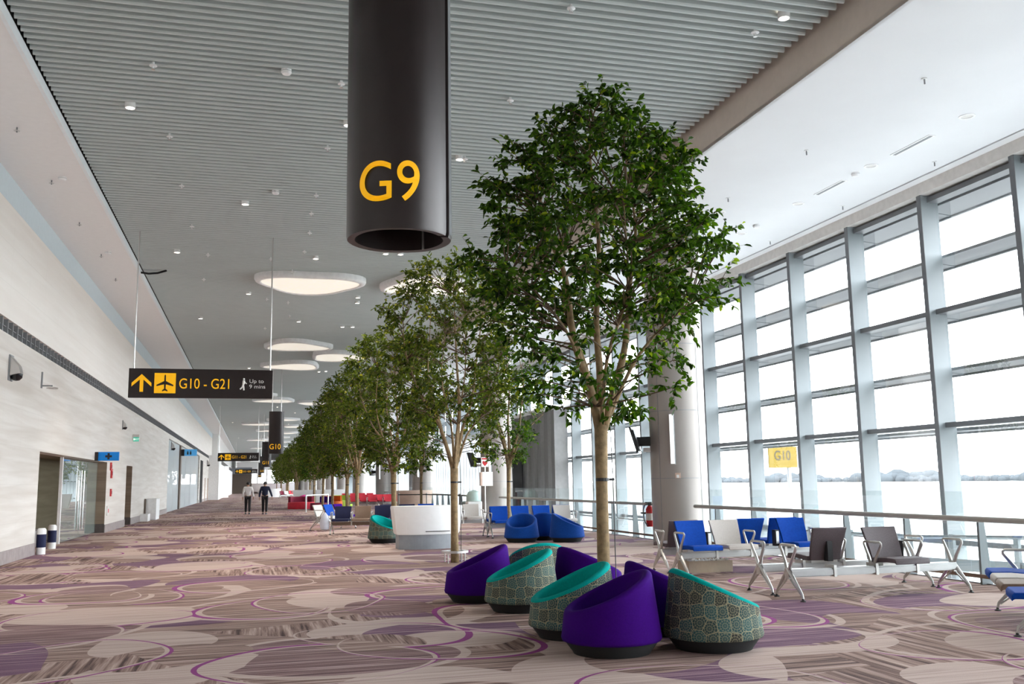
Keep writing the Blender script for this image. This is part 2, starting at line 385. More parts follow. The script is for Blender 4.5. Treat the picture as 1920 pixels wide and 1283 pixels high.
# ------------------------------------------------------------------ room shell
WX = -4.85; FX = 9.75; Y0 = -9.; Y1 = 262.; ZS = 7.75; ZC = 7.4; ZL = 7.88
struct(MB().bb(WX-3, FX, Y0, Y1, -.35, 0).build('floor', 'carpet'))
struct(MB().bb(FX, FX+.06, Y0, Y1, -.4, .012).build('trim_1', 'mulldark'))
struct(MB().bb(FX+.06, 13.6, Y0, Y1, -3.3, -3.1).build('floor_2', 'lowfloor'))
struct(MB().bb(FX-.1, FX-.0, Y0, Y1, -3.1, -.36).build('wall_2', 'white'))
# left wall with its openings
Yw = lambda px: onx(px, 930, WX).y
yo = [Yw(70), Yw(198), Yw(235), Yw(246), Yw(313), Yw(372)]
HD = 2.38; HS = 4.35
wl = MB(); T = .35
def wseg(y0, y1, z0, z1): wl.bb(WX-T, WX, y0, y1, z0, z1)
wseg(Y0, yo[0], 0, 4.62); wseg(yo[0], yo[1], HD, 4.62); wseg(yo[1], yo[2], 0, 4.62); wseg(yo[2], yo[3], HD, 4.62)
wseg(yo[3], yo[4], 0, 4.62); wseg(yo[4], yo[5], HS, 4.62); wseg(yo[5], 120, 0, 4.62)
struct(wl.build('wall_left', 'stone'))
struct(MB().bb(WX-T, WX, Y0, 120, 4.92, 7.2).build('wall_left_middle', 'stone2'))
struct(MB().bb(WX-T, WX+.002, Y0, 120, 7.2, ZS).build('wall_left_upper', 'blueglow'))
gr = MB().bb(WX-T, WX-.10, Y0, 120, 4.62, 4.92)
for i in range(int((120-Y0)/.42)):
    y = Y0+i*.42; gr.bb(WX-.10, WX-.02, y, y+.035, 4.62, 4.92)
    gr.bb(WX-.10, WX-.045, y+.035, y+.42, 4.76, 4.775)
struct(gr.build('trim_2', 'groove'))
sk = MB()
for a, b in ((Y0, yo[0]), (yo[1], yo[2]), (yo[3], yo[4]), (yo[5], 120)): sk.bb(WX, WX+.02, a, b, 0, .27)
struct(sk.build('baseboard_left', 'skirting'))
# rooms behind the openings
b = MB(); b.bb(WX-2.6, WX-2.5, yo[0]-3, yo[1]+1, 0, 2.6); b.bb(WX-2.6, WX-T, yo[0]-3.1, yo[0]-3, 0, 2.6); b.bb(WX-2.6, WX-T, yo[1], yo[1]+.1, 0, HD); b.bb(WX-2.6, WX-T, yo[0]-3, yo[1], HD, HD+.1)
struct(b.build('wall_3', 'brownstone'))
struct(MB().bb(WX-T-.003, WX-.0, yo[1]-.003, yo[1]+.0, 0, .3).bb(WX-T, WX, yo[3]-.003, yo[3], 0, .3).build('baseboard_3', 'darkstone'))
struct(MB().bb(WX-T, WX-.001, yo[1]-.004, yo[1]+.0, .3, HD).bb(WX-T, WX-.001, yo[3]-.004, yo[3], .3, HD).build('trim_3', 'brownstone'))
b = MB(); b.bb(WX-1.9, WX-1.8, yo[2]-1, yo[3]+.2, 0, 2.6); b.bb(WX-1.8, WX-T, yo[2]-.2, yo[2]-.1, 0, 2.6); b.bb(WX-1.8, WX-T, yo[3], yo[3]+.1, 0, 2.6); b.bb(WX-1.8, WX-T, yo[2], yo[3], HD, HD+.1)
struct(b.build('wall_4', 'brownstone'))
b = MB(); b.bb(WX-3, WX-2.9, yo[4]-1, yo[5]+1, 0, HS+.3); b.bb(WX-2.9, WX-T, yo[4]-.2, yo[4]-.1, 0, HS+.1); b.bb(WX-2.9, WX-T, yo[5], yo[5]+.1, 0, HS+.1); b.bb(WX-2.9, WX-T, yo[4], yo[5], HS, HS+.1)
struct(b.build('wall_5', 'palewall'))
# soffit, slatted ceiling, white ceiling
struct(MB().bb(WX-T, -3.38, Y0, Y1, ZS, ZS+.05).bb(WX-T, -4.2, 119, Y1, 5.0, ZS).build('ceiling_soffit', 'soffit'))
struct(MB().bb(-3.40, -3.34, Y0, Y1, ZS-.01, ZS+.16).build('trim_4', 'slatlip'))
struct(MB().bb(WX-3.2, 14.2, Y0, Y1, 8.35, 8.45).build('roof', 'roof'))
struct(MB().bb(WX-3.2, WX-3.0, Y0, Y1, -.4, 8.45).build('wall_left_outer', 'palewall'))
sl = MB(); y = 6.; i = 0
while y < Y1:
    x0, x1 = -3.30, 7.62
    pts = [(-.03, .16), (-.03, .03), (-.018, .006), (0, 0), (.018, .006), (.03, .03), (.03, .16)]
    o = len(sl.v)
    for x in (x0, x1): sl.v += [(x, y+a, ZL+z) for a, z in pts]
    sl.f += [(o+k, o+7+k, o+8+k, o+k+1) for k in range(6)]+[tuple(o+k for k in range(7)), tuple(o+7+k for k in range(6, -1, -1))]
    y += .19; i += 1
y = 6.-.19
while y > Y0: sl.bb(-3.30, 7.62, y-.03, y+.03, ZL, ZL+.16); y -= .38
struct(sl.build('ceiling', 'slat'))
struct(MB().bb(7.80, 7.86, Y0, Y1, ZC, 8.35).build('trim_5', 'fascia'))
struct(MB().bb(7.80, 12.70, Y0, Y1, ZC, ZC+.06).bb(12.76, 13.0, Y0, Y1, ZC, ZC+.06).build('ceiling_right', 'ceil_white'))
struct(MB().bb(12.69, 12.77, Y0, Y1, ZC+.05, ZC+.09).build('trim_6', 'groove'))
struct(MB().bb(12.98, 13.5, Y0, Y1, 7.16, ZC+.06).build('trim_7', 'beige'))
struct(MB().bb(13.5, 14.2, Y0, Y1, 7.16, 8.4).build('wall_right_upper', 'white'))
struct(MB().bb(WX-3, 14.2, Y0-.2, Y0, -3.3, 8.4).build('wall_back', 'palewall'))
fe = MB(); fe.bb(WX-3, 14.2, Y1, Y1+.2, -3.3, 2.2); fe.bb(WX-3, 14.2, Y1, Y1+.2, 5.6, 8.4); fe.bb(WX-3, -1.5, Y1, Y1+.2, 2.2, 5.6)
for k in range(7): fe.bb(-1.5+k*2.4, -1.1+k*2.4, Y1, Y1+.2, 2.2, 5.6)
struct(fe.build('wall_far', 'white'))
# left wall beyond: white pillar, curved wall, brown booth
struct(MB().bb(WX-T, -3.75, 112, 120, 0, 5.0).build('wall_6', 'white'))
struct(MB().lathe([(1.2, 0), (1.2, 4.2)], (-4.4, 135, 0), 32).bb(WX-T-2, -3.85, 122, 190, 0, 4.2).build('wall_7', 'white'))
struct(MB().bb(WX-3, -.25, 200, 206, 0, 3.9).build('wall_8', 'brownwall'))
struct(MB().bb(WX-3, -.25, 199.5, 206, 3.9, 5.2).build('wall_9', 'deskbase'))

# ------------------------------------------------------------------ glazed wall: one window per bay
GX = 13.0; SP = 2.47; YM = 15.75
def window(i, y0):
    w = empty('window_%d' % i, (GX, y0, 0)); struct(w)
    # mullion at far side of bay (local y = SP)
    MB().bb(.012, .42, SP-.055, SP+.055, -3.1, 7.16).build('mullion', 'mull', w)
    MB().bb(0, .012, SP-.06, SP+.06, -3.1, 7.16).build('mullion_cap', 'mulldark', w)
    t = MB()
    for z in (7.06, 4.74, 2.47, .2, -2.07): t.bb(.16, .42, .055, SP-.055, z-.05, z+.05)
    t.build('transom', 'mulldark', w)
    MB().add([(.36, .055, -3.1), (.36, SP-.055, -3.1), (.36, SP-.055, 7.16), (.36, .055, 7.16)], [(0, 1, 2, 3)]).build('pane', 'glass', w)
    return w
nwin = 0
for k in range(-9, 72):
    window(nwin+1, YM+(k-1)*SP); nwin += 1
YE = YM+70*SP+SP
# outside sunshades
for z in (7.02, 5.91, 4.75, 3.6, 2.39):
    p = MB(); p.bb(GX+.52, GX+1.35, -8, YE, z-.008, z+.008)
    bars = MB().bb(GX+1.33, GX+1.40, -8, YE, z-.05, z+.03).bb(GX+.50, GX+.54, -8, YE, z-.03, z+.03)
    for k in range(-9, 72): bars.box((GX+.85, YM+k*SP+.55, z), (.95, .05, .05), .25)
    s_ = struct(p.build('sunshade', 'shade')); bars.build('sunshade_frame', 'shadebar', s_)
struct(MB().bb(13.0, 13.4, YE, Y1, -3.2, 7.2).build('wall_right', 'white'))

# ------------------------------------------------------------------ gate house blocks in the void
def block(name, x, y0, y1, z1, m, rib):
    b = MB(); y = y0
    while y < y1-.01:
        b.prism([(0, 0), (.10, rib*.28), (.10, rib*.72), (0, rib*.9), (0, rib), (.6, rib), (.6, 0)][::-1], lambda u, v, d, y=y: (x+u, y+v, d), -3.1, z1)
        y += rib
    return struct(b.build(name, m))
block('wall_10', 12.3, 38.2, 46.0, 4.55, 'darkrib', 1.05)
struct(MB().bb(12.25, 13.0, 38.1, 46.1, 4.55, 4.72).build('trim_8', 'white'))
struct(MB().bb(12.285, 12.31, 43.2, 45.9, -.2, 2.55).build('door_1', 'dark'))
fin = MB(); y = 46.6
while y < 112:
    if not 70 < y < 75: fin.bb(12.3, 12.5, y, y+.12, -3.1, 4.0)
    y += .8
fin.bb(12.3, 12.5, 46, 112, 4.0, 4.25)
struct(fin.build('wall_11', 'whiterib'))
block('wall_12', 12.0, 70.5, 74.6, 4.2, 'darkrib', 1.2)

# ------------------------------------------------------------------ columns
CY = [20.7+17.5*k for k in range(12)]
for i, y in enumerate(CY):
    c = MB().lathe([(.66, -3.1), (.66, 7.45)], (0, 0, 0), 64).build('column', 'column', smooth=True, loc=(9.75, y, 0)); struct(c)
    j = MB()
    for z in (-.05, 1.52, 3.09, 4.66, 6.23): j.lathe([(.663, z-.008), (.663, z+.008)], (0, 0, 0), 64, False, False)
    for a in (-1.15, -1.15+PI/2, -1.15+PI, -1.15-PI/2):
        j.box((.661*math.cos(a), .661*math.sin(a), 2.2), (.006, .014, 10.4), a)
    j.build('panel_joint', 'groove', c)

# ------------------------------------------------------------------ railings along the void
def railing(name, ya, yb, label, side, seg=1.55, y_ref=11.1):
    r = empty(name, (9.7, ya, 0)); tag(r, label, 'railing', 'glass railings along the floor edge')
    MB().tube([(-.04, 0, .885), (-.04, yb-ya, .885)], .04, 10).build('handrail', 'rail', r, True)
    MB().box((-.07, (yb-ya)/2, .12), (.03, yb-ya, .05)).build('kick_rail', 'brown', r)
    y = y_ref-seg*math.floor((y_ref-ya)/seg)
    while y < yb:
        MB().prism([(-.02, 0), (.16, 0), (.09, .86), (.0, .86)], lambda u, v, d, y=y: (u, y-ya+d, v), -.02, .02).build('post', 'mull', r)
        MB().box((.05, y-ya+.3, .86), (.12, .05, .03)).build('clamp', 'groove', r)
        y += seg
    g = MB(); y = y_ref+.3-seg*math.ceil((y_ref-ya)/seg)
    while y < yb:
        a, b_ = max(y, ya)-ya+.008, min(y+seg, yb)-ya-.008
        if b_ > a: g.add([(.1, a, .05), (.1, b_, .05), (.1, b_, 1.26), (.1, a, 1.26)], [(0, 1, 2, 3)])
        y += seg
    g.build('glass_panel', 'railglass', r)
    return r
railing('glass_railing', -3., 19.75, 'glass railing with steel handrail right of the first column, in front of windows', 1)
railing('glass_railing', 21.5, 37.4, 'glass railing with steel handrail between the first and second column', 1)
railing('glass_railing', 38.9, 54.9, 'glass railing with steel handrail beyond the second column', 1)
railing('glass_railing', 56.4, 72.4, 'glass railing with steel handrail beyond the third column', 1)
rr = empty('ramp_railing', (12.1, 7, 0)); tag(rr, 'lower ramp railing seen through the glass between floor edge and windows', 'railing')
MB().tube([(0, 0, .72), (0, 8.3, .36), (0, 16, .2), (0, 30, .2)], .035, 8).build('handrail', 'mull', rr, True)
MB().add([(0, 0, .28), (0, 8.3, -.02), (0, 8.3, -.22), (0, 0, .08)], [(0, 1, 2, 3)]).add([(.04, 0, .28), (.04, 8.3, -.02), (.04, 8.3, -.22), (.04, 0, .08)], [(3, 2, 1, 0)]).build('ramp_edge', 'mull', rr)
for k in range(12): MB().bb(-.03, .03, k*1.5-.05, k*1.5+.05, -3.1, .68-.04*min(k, 6)*1.2).build('post', 'mull', rr)

# ------------------------------------------------------------------ trees
def crown_fn(tab):
    def R(z):
        for (z0, a0), (z1, a1) in zip(tab, tab[1:]):
            if z0 <= z <= z1: return a0+(a1-a0)*(z-z0)/(z1-z0)
        return 0
    return R
def leaf_add(mb, p, d, size, rg):
    d = d.normalized(); s = d.cross(Vector((rg.uniform(-1, 1), rg.uniform(-1, 1), rg.uniform(.3, 1)))).normalized(); n = s.cross(d)
    w = size*.26; f = n*size*.10
    vs = [p, p+d*size*.3+s*w+f, p+d*size*.68+s*w*.75+f, p+d*size-n*size*.08, p+d*size*.68-s*w*.75+f, p+d*size*.3-s*w+f]
    o = len(mb.v); mb.v += [tuple(v) for v in vs]; mb.f += [(o, o+1, o+2, o+3), (o, o+3, o+4, o+5)]
def make_tree(seed, tab, fork, r_tr, limbs, nclu, twigs, nleaf, lsize, leafm, label, group, sparse_low=0):
    """limbs: list of polylines (local) starting at fork"""
    rg = random.Random(seed)
    root = empty('potted_fig_tree'); root.name = 'indoor_fig_tree'
    tag(root, label, 'tree', group)
    R = crown_fn(tab); z0, z1 = tab[0][0], tab[-1][0]
    tr = MB(); br = MB(); lf = MB()
    kx = rg.uniform(-.03, .03)
    tr.tube([(0, 0, 0), (kx, 0, fork*.3), (kx*.3, .02, fork*.65), (0, 0, fork)], [r_tr*1.12, r_tr*.98, r_tr*.92, r_tr*1.05], 14)
    nodes = []
    def smooth(pts, k=4):
        pts = [Vector(p) for p in pts]; out = []
        for i in range(len(pts)-1):
            p0 = pts[max(i-1, 0)]; p1 = pts[i]; p2 = pts[i+1]; p3 = pts[min(i+2, len(pts)-1)]
            for j in range(k):
                t = j/k; out.append(.5*((2*p1)+(p2-p0)*t+(2*p0-5*p1+4*p2-p3)*t*t+(3*p1-p0-3*p2+p3)*t**3))
        out.append(pts[-1]); return out
    for pl, rr_ in limbs:
        pts = smooth([(0, 0, fork-.12)]+pl); n = len(pts)
        rs = [max(.008, rr_*(1-.85*(i/(n-1))**.9)) for i in range(n)]
        tr.tube(pts, rs, 9, cap=False)
        for p, r in zip(pts[3:], rs[3:]): nodes.append((p, r))
    clus = []
    tries = 0
    while len(clus) < nclu and tries < 20000:
        tries += 1
        z = rg.uniform(z0, z1); Rz = R(z)
        if Rz <= .02: continue
        if rg.random() > Rz/max(a for _, a in tab)*1.15+.12: continue
        if z < z0+sparse_low and rg.random() < .74: continue
        a = rg.uniform(0, 2*PI); rr_ = Rz*(.35+.65*math.sqrt(rg.random()))*rg.uniform(.85, 1.12)
        c = Vector((rr_*math.cos(a), rr_*math.sin(a), z))
        if any((c-q).length < .11 for q in clus): continue
        clus.append(c)
    for c in clus:
        best = min(nodes, key=lambda q: (q[0]-c).length+max(0, q[0].z-c.z+.15)*3)
        p, r = best
        mid = p.lerp(c, .5)+Vector((rg.uniform(-.05, .05), rg.uniform(-.05, .05), -.08*(c-p).length+.06))
        br.tube(smooth([p, mid, c], 3), [min(r*.7, .016)]+[.009]*2+[.007]*3+[.004], 5, cap=False)
        outd = Vector((c.x, c.y, .15)).normalized()
        for k in range(twigs):
            d = (outd*rg.uniform(.1, 1)+Vector((rg.gauss(0, .6), rg.gauss(0, .6), rg.gauss(.15, .5)))).normalized()
            ln = rg.uniform(.16, .36)
            pts = [c+d*ln*t+Vector((0, 0, -.12*ln*t*t)) for t in (0, .5, 1)]
            br.tube(pts, [.004, .003, .0015], 3, cap=False)
            for q in range(nleaf):
                t = .15+.85*(q+rg.random())/nleaf
                p_ = c+d*ln*t+Vector((0, 0, -.12*ln*t*t))
                ld = d*.5+Vector((rg.gauss(0, .55), rg.gauss(0, .55), rg.gauss(-.35, .4)))
                leaf_add(lf, p_, ld, lsize*rg.uniform(.7, 1.2), rg)
    t = tr.build('trunk', 'bark', root, 'all'); br.build('branches', 'twig', t)
    lf.build('foliage', leafm, root)
    MB().lathe([(r_tr*1.05, 1.49), (r_tr*1.05, 1.525)], (0, 0, 0), 14, False, False).lathe([(r_tr*1.02, 1.525), (r_tr*1.02, 1.49)], (0, 0, 0), 14, False, False).box((r_tr+.03, 0, 1.507), (.07, .02, .03)).build('tie_band', 'black', root)
    MB().tube([(r_tr+.05, 0, .02), (r_tr+.05, 0, 1.5), (r_tr+.03, 0, fork+.3)], .006, 5).build('cable', 'black', root)
    return root
def ring_guard(root, r=.26, z=.2):
    g = MB()
    g.lathe([(r, z-.02), (r, z+.02), (r-.09, z+.02), (r-.09, z-.02), (r, z-.02)], (0, 0, 0), 32, False, False)
    o = g.build('ring_guard', 'steel', root)
    l = MB()
    for k in range(4):
        a = PI/4+k*PI/2; l.tube([((r-.03)*math.cos(a), (r-.03)*math.sin(a), 0), ((r-.03)*math.cos(a), (r-.03)*math.sin(a), z)], .012, 6)
    l.build('guard_legs', 'steel', o)
tab1 = [(2.15, .45), (2.4, .85), (2.7, .95), (3.0, .9), (3.25, 1.2), (3.7, 1.38), (4.2, 1.32), (4.7, 1.12), (5.15, .95), (5.4, .66), (5.65, .42), (6.0, .08)]
limbs1 = [([(-.10, 0, 2.45), (-.28, .05, 3.1), (-.38, 0, 3.8), (-.62, .1, 4.5), (-.5, .1, 5.1)], .062),
          ([(.03, .05, 2.6), (.02, .1, 3.3), (.06, .05, 4.2), (.0, .1, 5.2), (.05, .1, 5.75)], .055),
          ([(.16, -.03, 2.5), (.32, 0, 3.0), (.44, .1, 3.7), (.5, .0, 4.4), (.4, .1, 5.3)], .058),
          ([(.35, -.1, 2.75), (.7, -.2, 3.2), (1.05, -.2, 3.5)], .03),
          ([(-.05, .3, 2.8), (-.15, .7, 3.5), (-.1, .8, 4.3)], .035),
          ([(-.02, -.3, 2.8), (.1, -.65, 3.5), (.05, -.75, 4.4)], .03),
          ([(-.3, 0, 3.0), (-.7, -.1, 3.5), (-1.05, 0, 3.9)], .025)]
t1 = make_tree(3, tab1, 2.1, .072, limbs1, 330, 5, 9, .085, 'leaf', 'tallest leafy fig tree in the foreground, rising between the purple and teal tub chairs', 'indoor fig trees', 1.15)
t1.location = (3.70, 9.8, 0); ring_guard(t1)
tab2 = [(1.95, .4), (2.3, .8), (2.7, .9), (3.2, 1.15), (3.8, 1.38), (4.4, 1.35), (4.9, 1.25), (5.3, 1.0), (5.6, .75), (5.85, .15)]
limbs2 = [([(-.12, 0, 2.1), (-.32, .05, 2.7), (-.6, 0, 3.1), (-.9, .1, 3.9), (-1.0, 0, 4.6)], .05),
          ([(.06, 0, 2.3), (.12, .05, 3.0), (.06, 0, 3.9), (.02, .05, 5.2)], .058),
          ([(.16, 0, 2.5), (.36, 0, 3.1), (.5, .1, 4.0), (.62, 0, 5.0)], .042),
          ([(.25, 0, 2.4), (.6, -.05, 2.9), (.95, 0, 3.9)], .03),
          ([(-.3, .1, 2.8), (-.45, .3, 3.6), (-.4, .3, 4.7)], .035),
          ([(0, -.35, 2.6), (.1, -.6, 3.6), (.1, -.6, 4.7)], .03),
          ([(.02, .35, 2.6), (-.1, .7, 3.6), (0, .7, 4.7)], .03)]
t2 = make_tree(11, tab2, 1.78, .072, limbs2, 240, 5, 9, .085, 'leaf_far', 'spreading fig tree whose trunk stands right of the white counter, metal ring at its foot', 'indoor fig trees', .9)
t2.location = (3.74, 17.95, 0); ring_guard(t2)
t3 = make_tree(23, [(1.9, .4), (2.3, .85), (2.9, 1.15), (3.6, 1.4), (4.3, 1.4), (4.9, 1.2), (5.4, .9), (5.75, .2)], 1.75, .075, limbs2[::-1], 230, 5, 8, .105, 'leaf_far', 'fig tree directly behind the white counter', 'indoor fig trees')
t3.location = (3.72, 26.0, 0); ring_guard(t3)
t4 = make_tree(31, [(2.0, .35), (2.5, .7), (3.0, .85), (3.6, 1.0), (4.3, 1.0), (5.0, .8), (5.5, .2)], 2.0, .062, limbs1[:5], 130, 4, 8, .095, 'leaf', 'slim fig tree behind the blue tub chairs, left of dark gate block', 'indoor fig trees')
t4.location = (7.36, 27.35, 0)
def atree(px, Y, label, src, rz, sc=1.):
    c = copy_tree(src); c.location = (ony(px, 930, Y).x, Y, 0); c.rotation_euler.z = rz; c.scale = (sc, sc, sc); c['label'] = label
for px, Y, lab, src, rz, sc in (
    (670, 35.5, 'fig tree second behind the white counter, before the red seats', t2, 2.0, 1.0),
    (651, 40.0, 'fig tree just left of the second one behind white counter', t3, 1.0, .98),
    (623, 48.5, 'fig tree above the green and orange lounge seats', t2, 4.0, 1.03),
    (606, 57.5, 'fig tree with ring stand left of the orange seat', t3, 3.1, 1.02),
    (589, 63.0, 'thin fig tree in front of the far white counter', t4, .6, .95)):
    atree(px, Y, lab, src, rz, sc)
far = ['fig tree in the distant row, %s of those past far white counter' % ORD[k] for k in range(12)]
for k in range(12):
    c = copy_tree((t2, t3)[k % 2]); Y = 71+k*9.5+(3.5 if k in (2, 3) else 0); c.location = (4.35+.25*math.sin(k*2.1), Y, 0); c.rotation_euler.z = k*1.3; c['label'] = far[k]
for k, (X, Y) in enumerate(((7.6, 44.),)):
    c = copy_tree(t4); c.location = (X, Y, 0); c.rotation_euler.z = 1+k; c['label'] = ['slim fig tree of window-side row near the second column', 'slim fig tree of window-side row near the third column', 'slim fig tree of window-side row near the fourth column'][k]

# ------------------------------------------------------------------ tub chairs
def tub(outer, inner, R0=.445, low=.37, high=.70):
    root = empty('tub_chair')
    N_ = 56; zc = (low+high)/2; k = (high-low)/2
    def T(a): return zc-k*math.cos(a)
    def Ro(z): return R0-.075*((z-.12)/.58)
    def ringp(i, rz): r, z = rz; a = 2*PI*i/N_; return (r*math.cos(a), r*math.sin(a), z)
    base = MB().lathe([(.34, 0), (.345, .012), (.415, .105), (.415, .13)], (0, 0, 0), 40)
    base.build('base', 'blackfab', root, True)
    sh = MB(); uv = []
    def outp(a):
        t = T(a); zt = t-.035
        pr = [(.41, .105), (.437, .112), (R0, .135)]
        for q in range(1, 7): z = .135+(zt-.135)*q/6; pr.append((Ro(z), z))
        return pr
    prof = [outp(2*PI*i/N_) for i in range(N_)]
    sh.grid(lambda i, j: ringp(i, prof[i][j]), N_, len(prof[0]), True)
    so = sh.build('shell', outer, root, 'all')
    me = so.data; ul = me.uv_layers.new(name='UVMap'); nv = len(prof[0])
    for p in me.polygons:
        for li in p.loop_indices:
            vi = me.loops[li].vertex_index; i = vi//nv
            x, y, z = me.vertices[vi].co; 
            if (p.index//(nv-1)) == N_-1 and i == 0: i = N_
            ul.data[li].uv = (i/N_*2*PI*.42, z)
    li_ = MB()
    def inp(a):
        t = T(a); zt = t-.035; ro = Ro(zt); w = .082
        pr = [(ro, zt)]
        for q in range(1, 7): th = PI*q/6; pr.append((ro-w/2+w/2*math.cos(th), zt+.037*math.sin(th)))
        zs = .315
        pr += [(ro-w-.012, zt-(zt-zs)*.4), (min(ro-w-.03, .315), zt-(zt-zs)*.8), (.305, zs+.0), (.285, zs+.018), (.2, zs+.034), (.08, zs+.04), (.0, zs+.04)]
        return pr
    pin = [inp(2*PI*i/N_) for i in range(N_)]
    li_.grid(lambda i, j: ringp(i, pin[i][j]), N_, len(pin[0]), True)
    li_.build('seat_liner', inner, root, 'all')
    return root
src = {'p': tub('purple', 'purple'), 't': tub('fans', 'teal'), 'b': tub('bluetub', 'bluetub')}
used = set()
def place_tub(kind, x, y, face, label, group='tub chairs around the near fig tree', sc=1.):
    o = src[kind] if kind not in used else copy_tree(src[kind])
    used.add(kind); o.location = (x, y, 0); o.rotation_euler = (0, 0, face); o.scale = (sc, sc, sc)
    tag(o, label, 'chair', group)
place_tub('p', 3.09, 8.08, PI-.12, 'large purple tub chair in front, opening to the left')
place_tub('t', 4.03, 7.98, -.10, 'teal lined tub chair with fan-patterned shell, front right, opening right')
place_tub('t', 3.06, 9.02, PI-.12, 'teal lined patterned tub chair half hidden behind the front purple one')
place_tub('p', 3.98, 8.92, -.05, 'purple tub chair wedged behind the front purple and teal pair, opening right')
place_tub('p', 2.83, 12.08, PI-.12, 'purple tub chair farthest left of the near group')
place_tub('t', 3.10, 11.02, PI-.12, 'teal lined patterned tub chair second from left of the near group')
place_tub('t', 3.70, 12.35, PI/2, 'patterned tub chair showing its back at the rear of near group')
place_tub('p', 4.02, 11.25, .15, 'purple tub chair just left of the near tree trunk, opening right')
place_tub('b', 6.55, 23.2, -PI/2-.45, 'blue tub chair opening toward the camera, left of the blue pair', 'blue tub chairs')
place_tub('b', 7.60, 22.75, -.45, 'blue tub chair on the right, opening to the right', 'blue tub chairs')
place_tub('b', 7.35, 23.75, 1.2, 'blue tub chair behind the other two, showing its back', 'blue tub chairs')
place_tub('t', 3.32, 24.75, -.75, 'teal lined tub chair at the left end of the white counter', 'tub chairs beside the counter')
sp = tub('magenta', 'magenta'); sp.location = (2.95, 64, 0); sp.rotation_euler.z = 2.6; tag(sp, 'magenta tub chair far down the hall before the far counter', 'chair'); sp.scale = (1.25, 1.25, 1.25)

# ------------------------------------------------------------------ beam benches
SW = .61
def bench(x, y, rz, slots, label, group, arms=None, panels=(), legs=None, frame='alu', beam='beamalu'):
    n = len(slots); root = empty('beam_bench', (x, y, 0), rz); tag(root, label, 'bench', group)
    Lb = n*SW
    bm = MB()
    bm.bb(0, Lb, -.075, .075, .335, .365); bm.bb(0, Lb, -.09, -.05, .28, .345); bm.bb(0, Lb, .05, .09, .28, .345); bm.bb(0, Lb, -.06, .06, .265, .285)
    bm.build('beam', beam, root)
    for k in range(1, n): MB().bb(k*SW-.02, k*SW+.02, -.10, .10, .255, .40).build('bracket', frame, root)
    def leg(lx):
        g = MB()
        for s in (-1, 1):
            g.tube([(lx, 0, .37), (lx, s*.07, .30), (lx, s*.285, .085), (lx, s*.30, .03)], [.034, .027, .015, .014], 7)
            g.tube([(lx, s*.04, .24), (lx, s*.27, .075)], .011, 6)
        g.box((lx, 0, .31), (.05, .09, .13))
        o = g.build('leg', frame, root, True)
        for s in (-1, 1): MB().lathe([(.035, 0), (.035, .008), (.014, .02), (.014, .035)], (lx, s*.30, 0), 12).build('foot_glide', 'black', o)
    for q in (legs if legs is not None else (0, n)): leg(q*SW)
    def arm(ax):
        MB().tube([(ax, -.02, .34), (ax, -.09, .47), (ax, -.20, .62), (ax, -.20, .645), (ax, -.18, .662), (ax, .12, .662), (ax, .145, .65), (ax, .145, .63), (ax, .06, .47), (ax, .01, .34)], [.024, .021, .017, .016, .016, .016, .016, .017, .021, .024], 7).build('armrest', frame, root, True)
    for a in (arms if arms is not None else [0, n]): arm(a*SW)
    for k, c in enumerate(slots):
        if not c: continue
        cx = (k+.5)*SW; tp = [(-.40, .415, .02), (-.38, .44, .025), (-.20, .445, .028), (0, .43, .03), (.10, .425, .03)]
        s = MB(); w0 = .255
        def panf(i, j):
            u = -1+2*i/6; v, z, th = tp[j % 5]; top = j < 5
            return None
        pts = [(a, z+.03) for a, z, _ in tp]+[(a, z-t) for a, z, t in tp[::-1]]
        s.prism(pts, lambda u, v, d: (cx+d, u, v), -w0, w0)
        s.build('seat_pan', c, root, True, .012)
        q = MB(); prof = [(.09, .405), (.10, .46), (.135, .58), (.195, .72), (.245, .835)]
        rows = []
        for yy, zz in prof:
            w = .225+.03*(zz-.4)/.43
            rows.append((yy, zz, w))
        nu = 7
        def f(i, j, off):
            yy, zz, w = rows[j]; u = -1+2*i/(nu-1); return (cx+u*w, yy+off-.018*(1-u*u)*-1, zz-off*.25)
        vs = []; 
        for off in (0, .038):
            for i in range(nu):
                for j in range(5): vs.append(f(i, j, off))
        fs = []; o2 = nu*5
        for i in range(nu-1):
            for j in range(4):
                a = i*5+j; fs.append((a, a+5, a+6, a+1)); fs.append((o2+a+1, o2+a+6, o2+a+5, o2+a))
        for i in range(nu-1):
            a = i*5; fs.append((a, o2+a, o2+a+5, a+5)); fs.append((a+4, a+9, o2+a+9, o2+a+4))
        for j in range(4):
            fs.append((j, j+1, o2+j+1, o2+j)); a = (nu-1)*5+j; fs.append((a, o2+a, o2+a+1, a+1))
        q.add(vs, fs); q.build('backrest', c, root, True, .008)
        MB().bb(cx-.2, cx+.2, -.08, .10, .365, .40).build('seat_bracket', frame, root)
    for k in panels:
        p = MB().box((k*SW, .20, .52), (.075, .10, .26)).build('power_panel', 'black', root)
        MB().box((k*SW, .145, .53), (.05, .012, .2)).build('socket_plate', 'steel', p)
    return root
G1 = 'beam benches by the railing'
bench(6.48, 10.72, 0, [None, None, 'taupe', None], 'front bench by the railing with one taupe seat facing the camera', G1, arms=[0, 2, 3, 4], panels=[3])
bench(8.94, 11.45, PI, [None, None, 'taupe', None], 'bench back to back with the front one, one taupe seat facing away', G1, arms=[0, 4, 2], panels=[2.5])
bench(6.48, 13.87, 0, ['blue', 'greige', None, 'blue'], 'bench with blue and light grey seats facing the camera, cardboard tray below', G1, arms=[0, 2, 4], panels=[1, 3])
bench(8.94, 14.62, PI, ['blue', 'blue', None, 'taupe'], 'bench behind the blue and grey one, its blue and taupe backs facing away', G1, arms=[0, 4], panels=[2])
G2 = 'beam benches at the right edge'
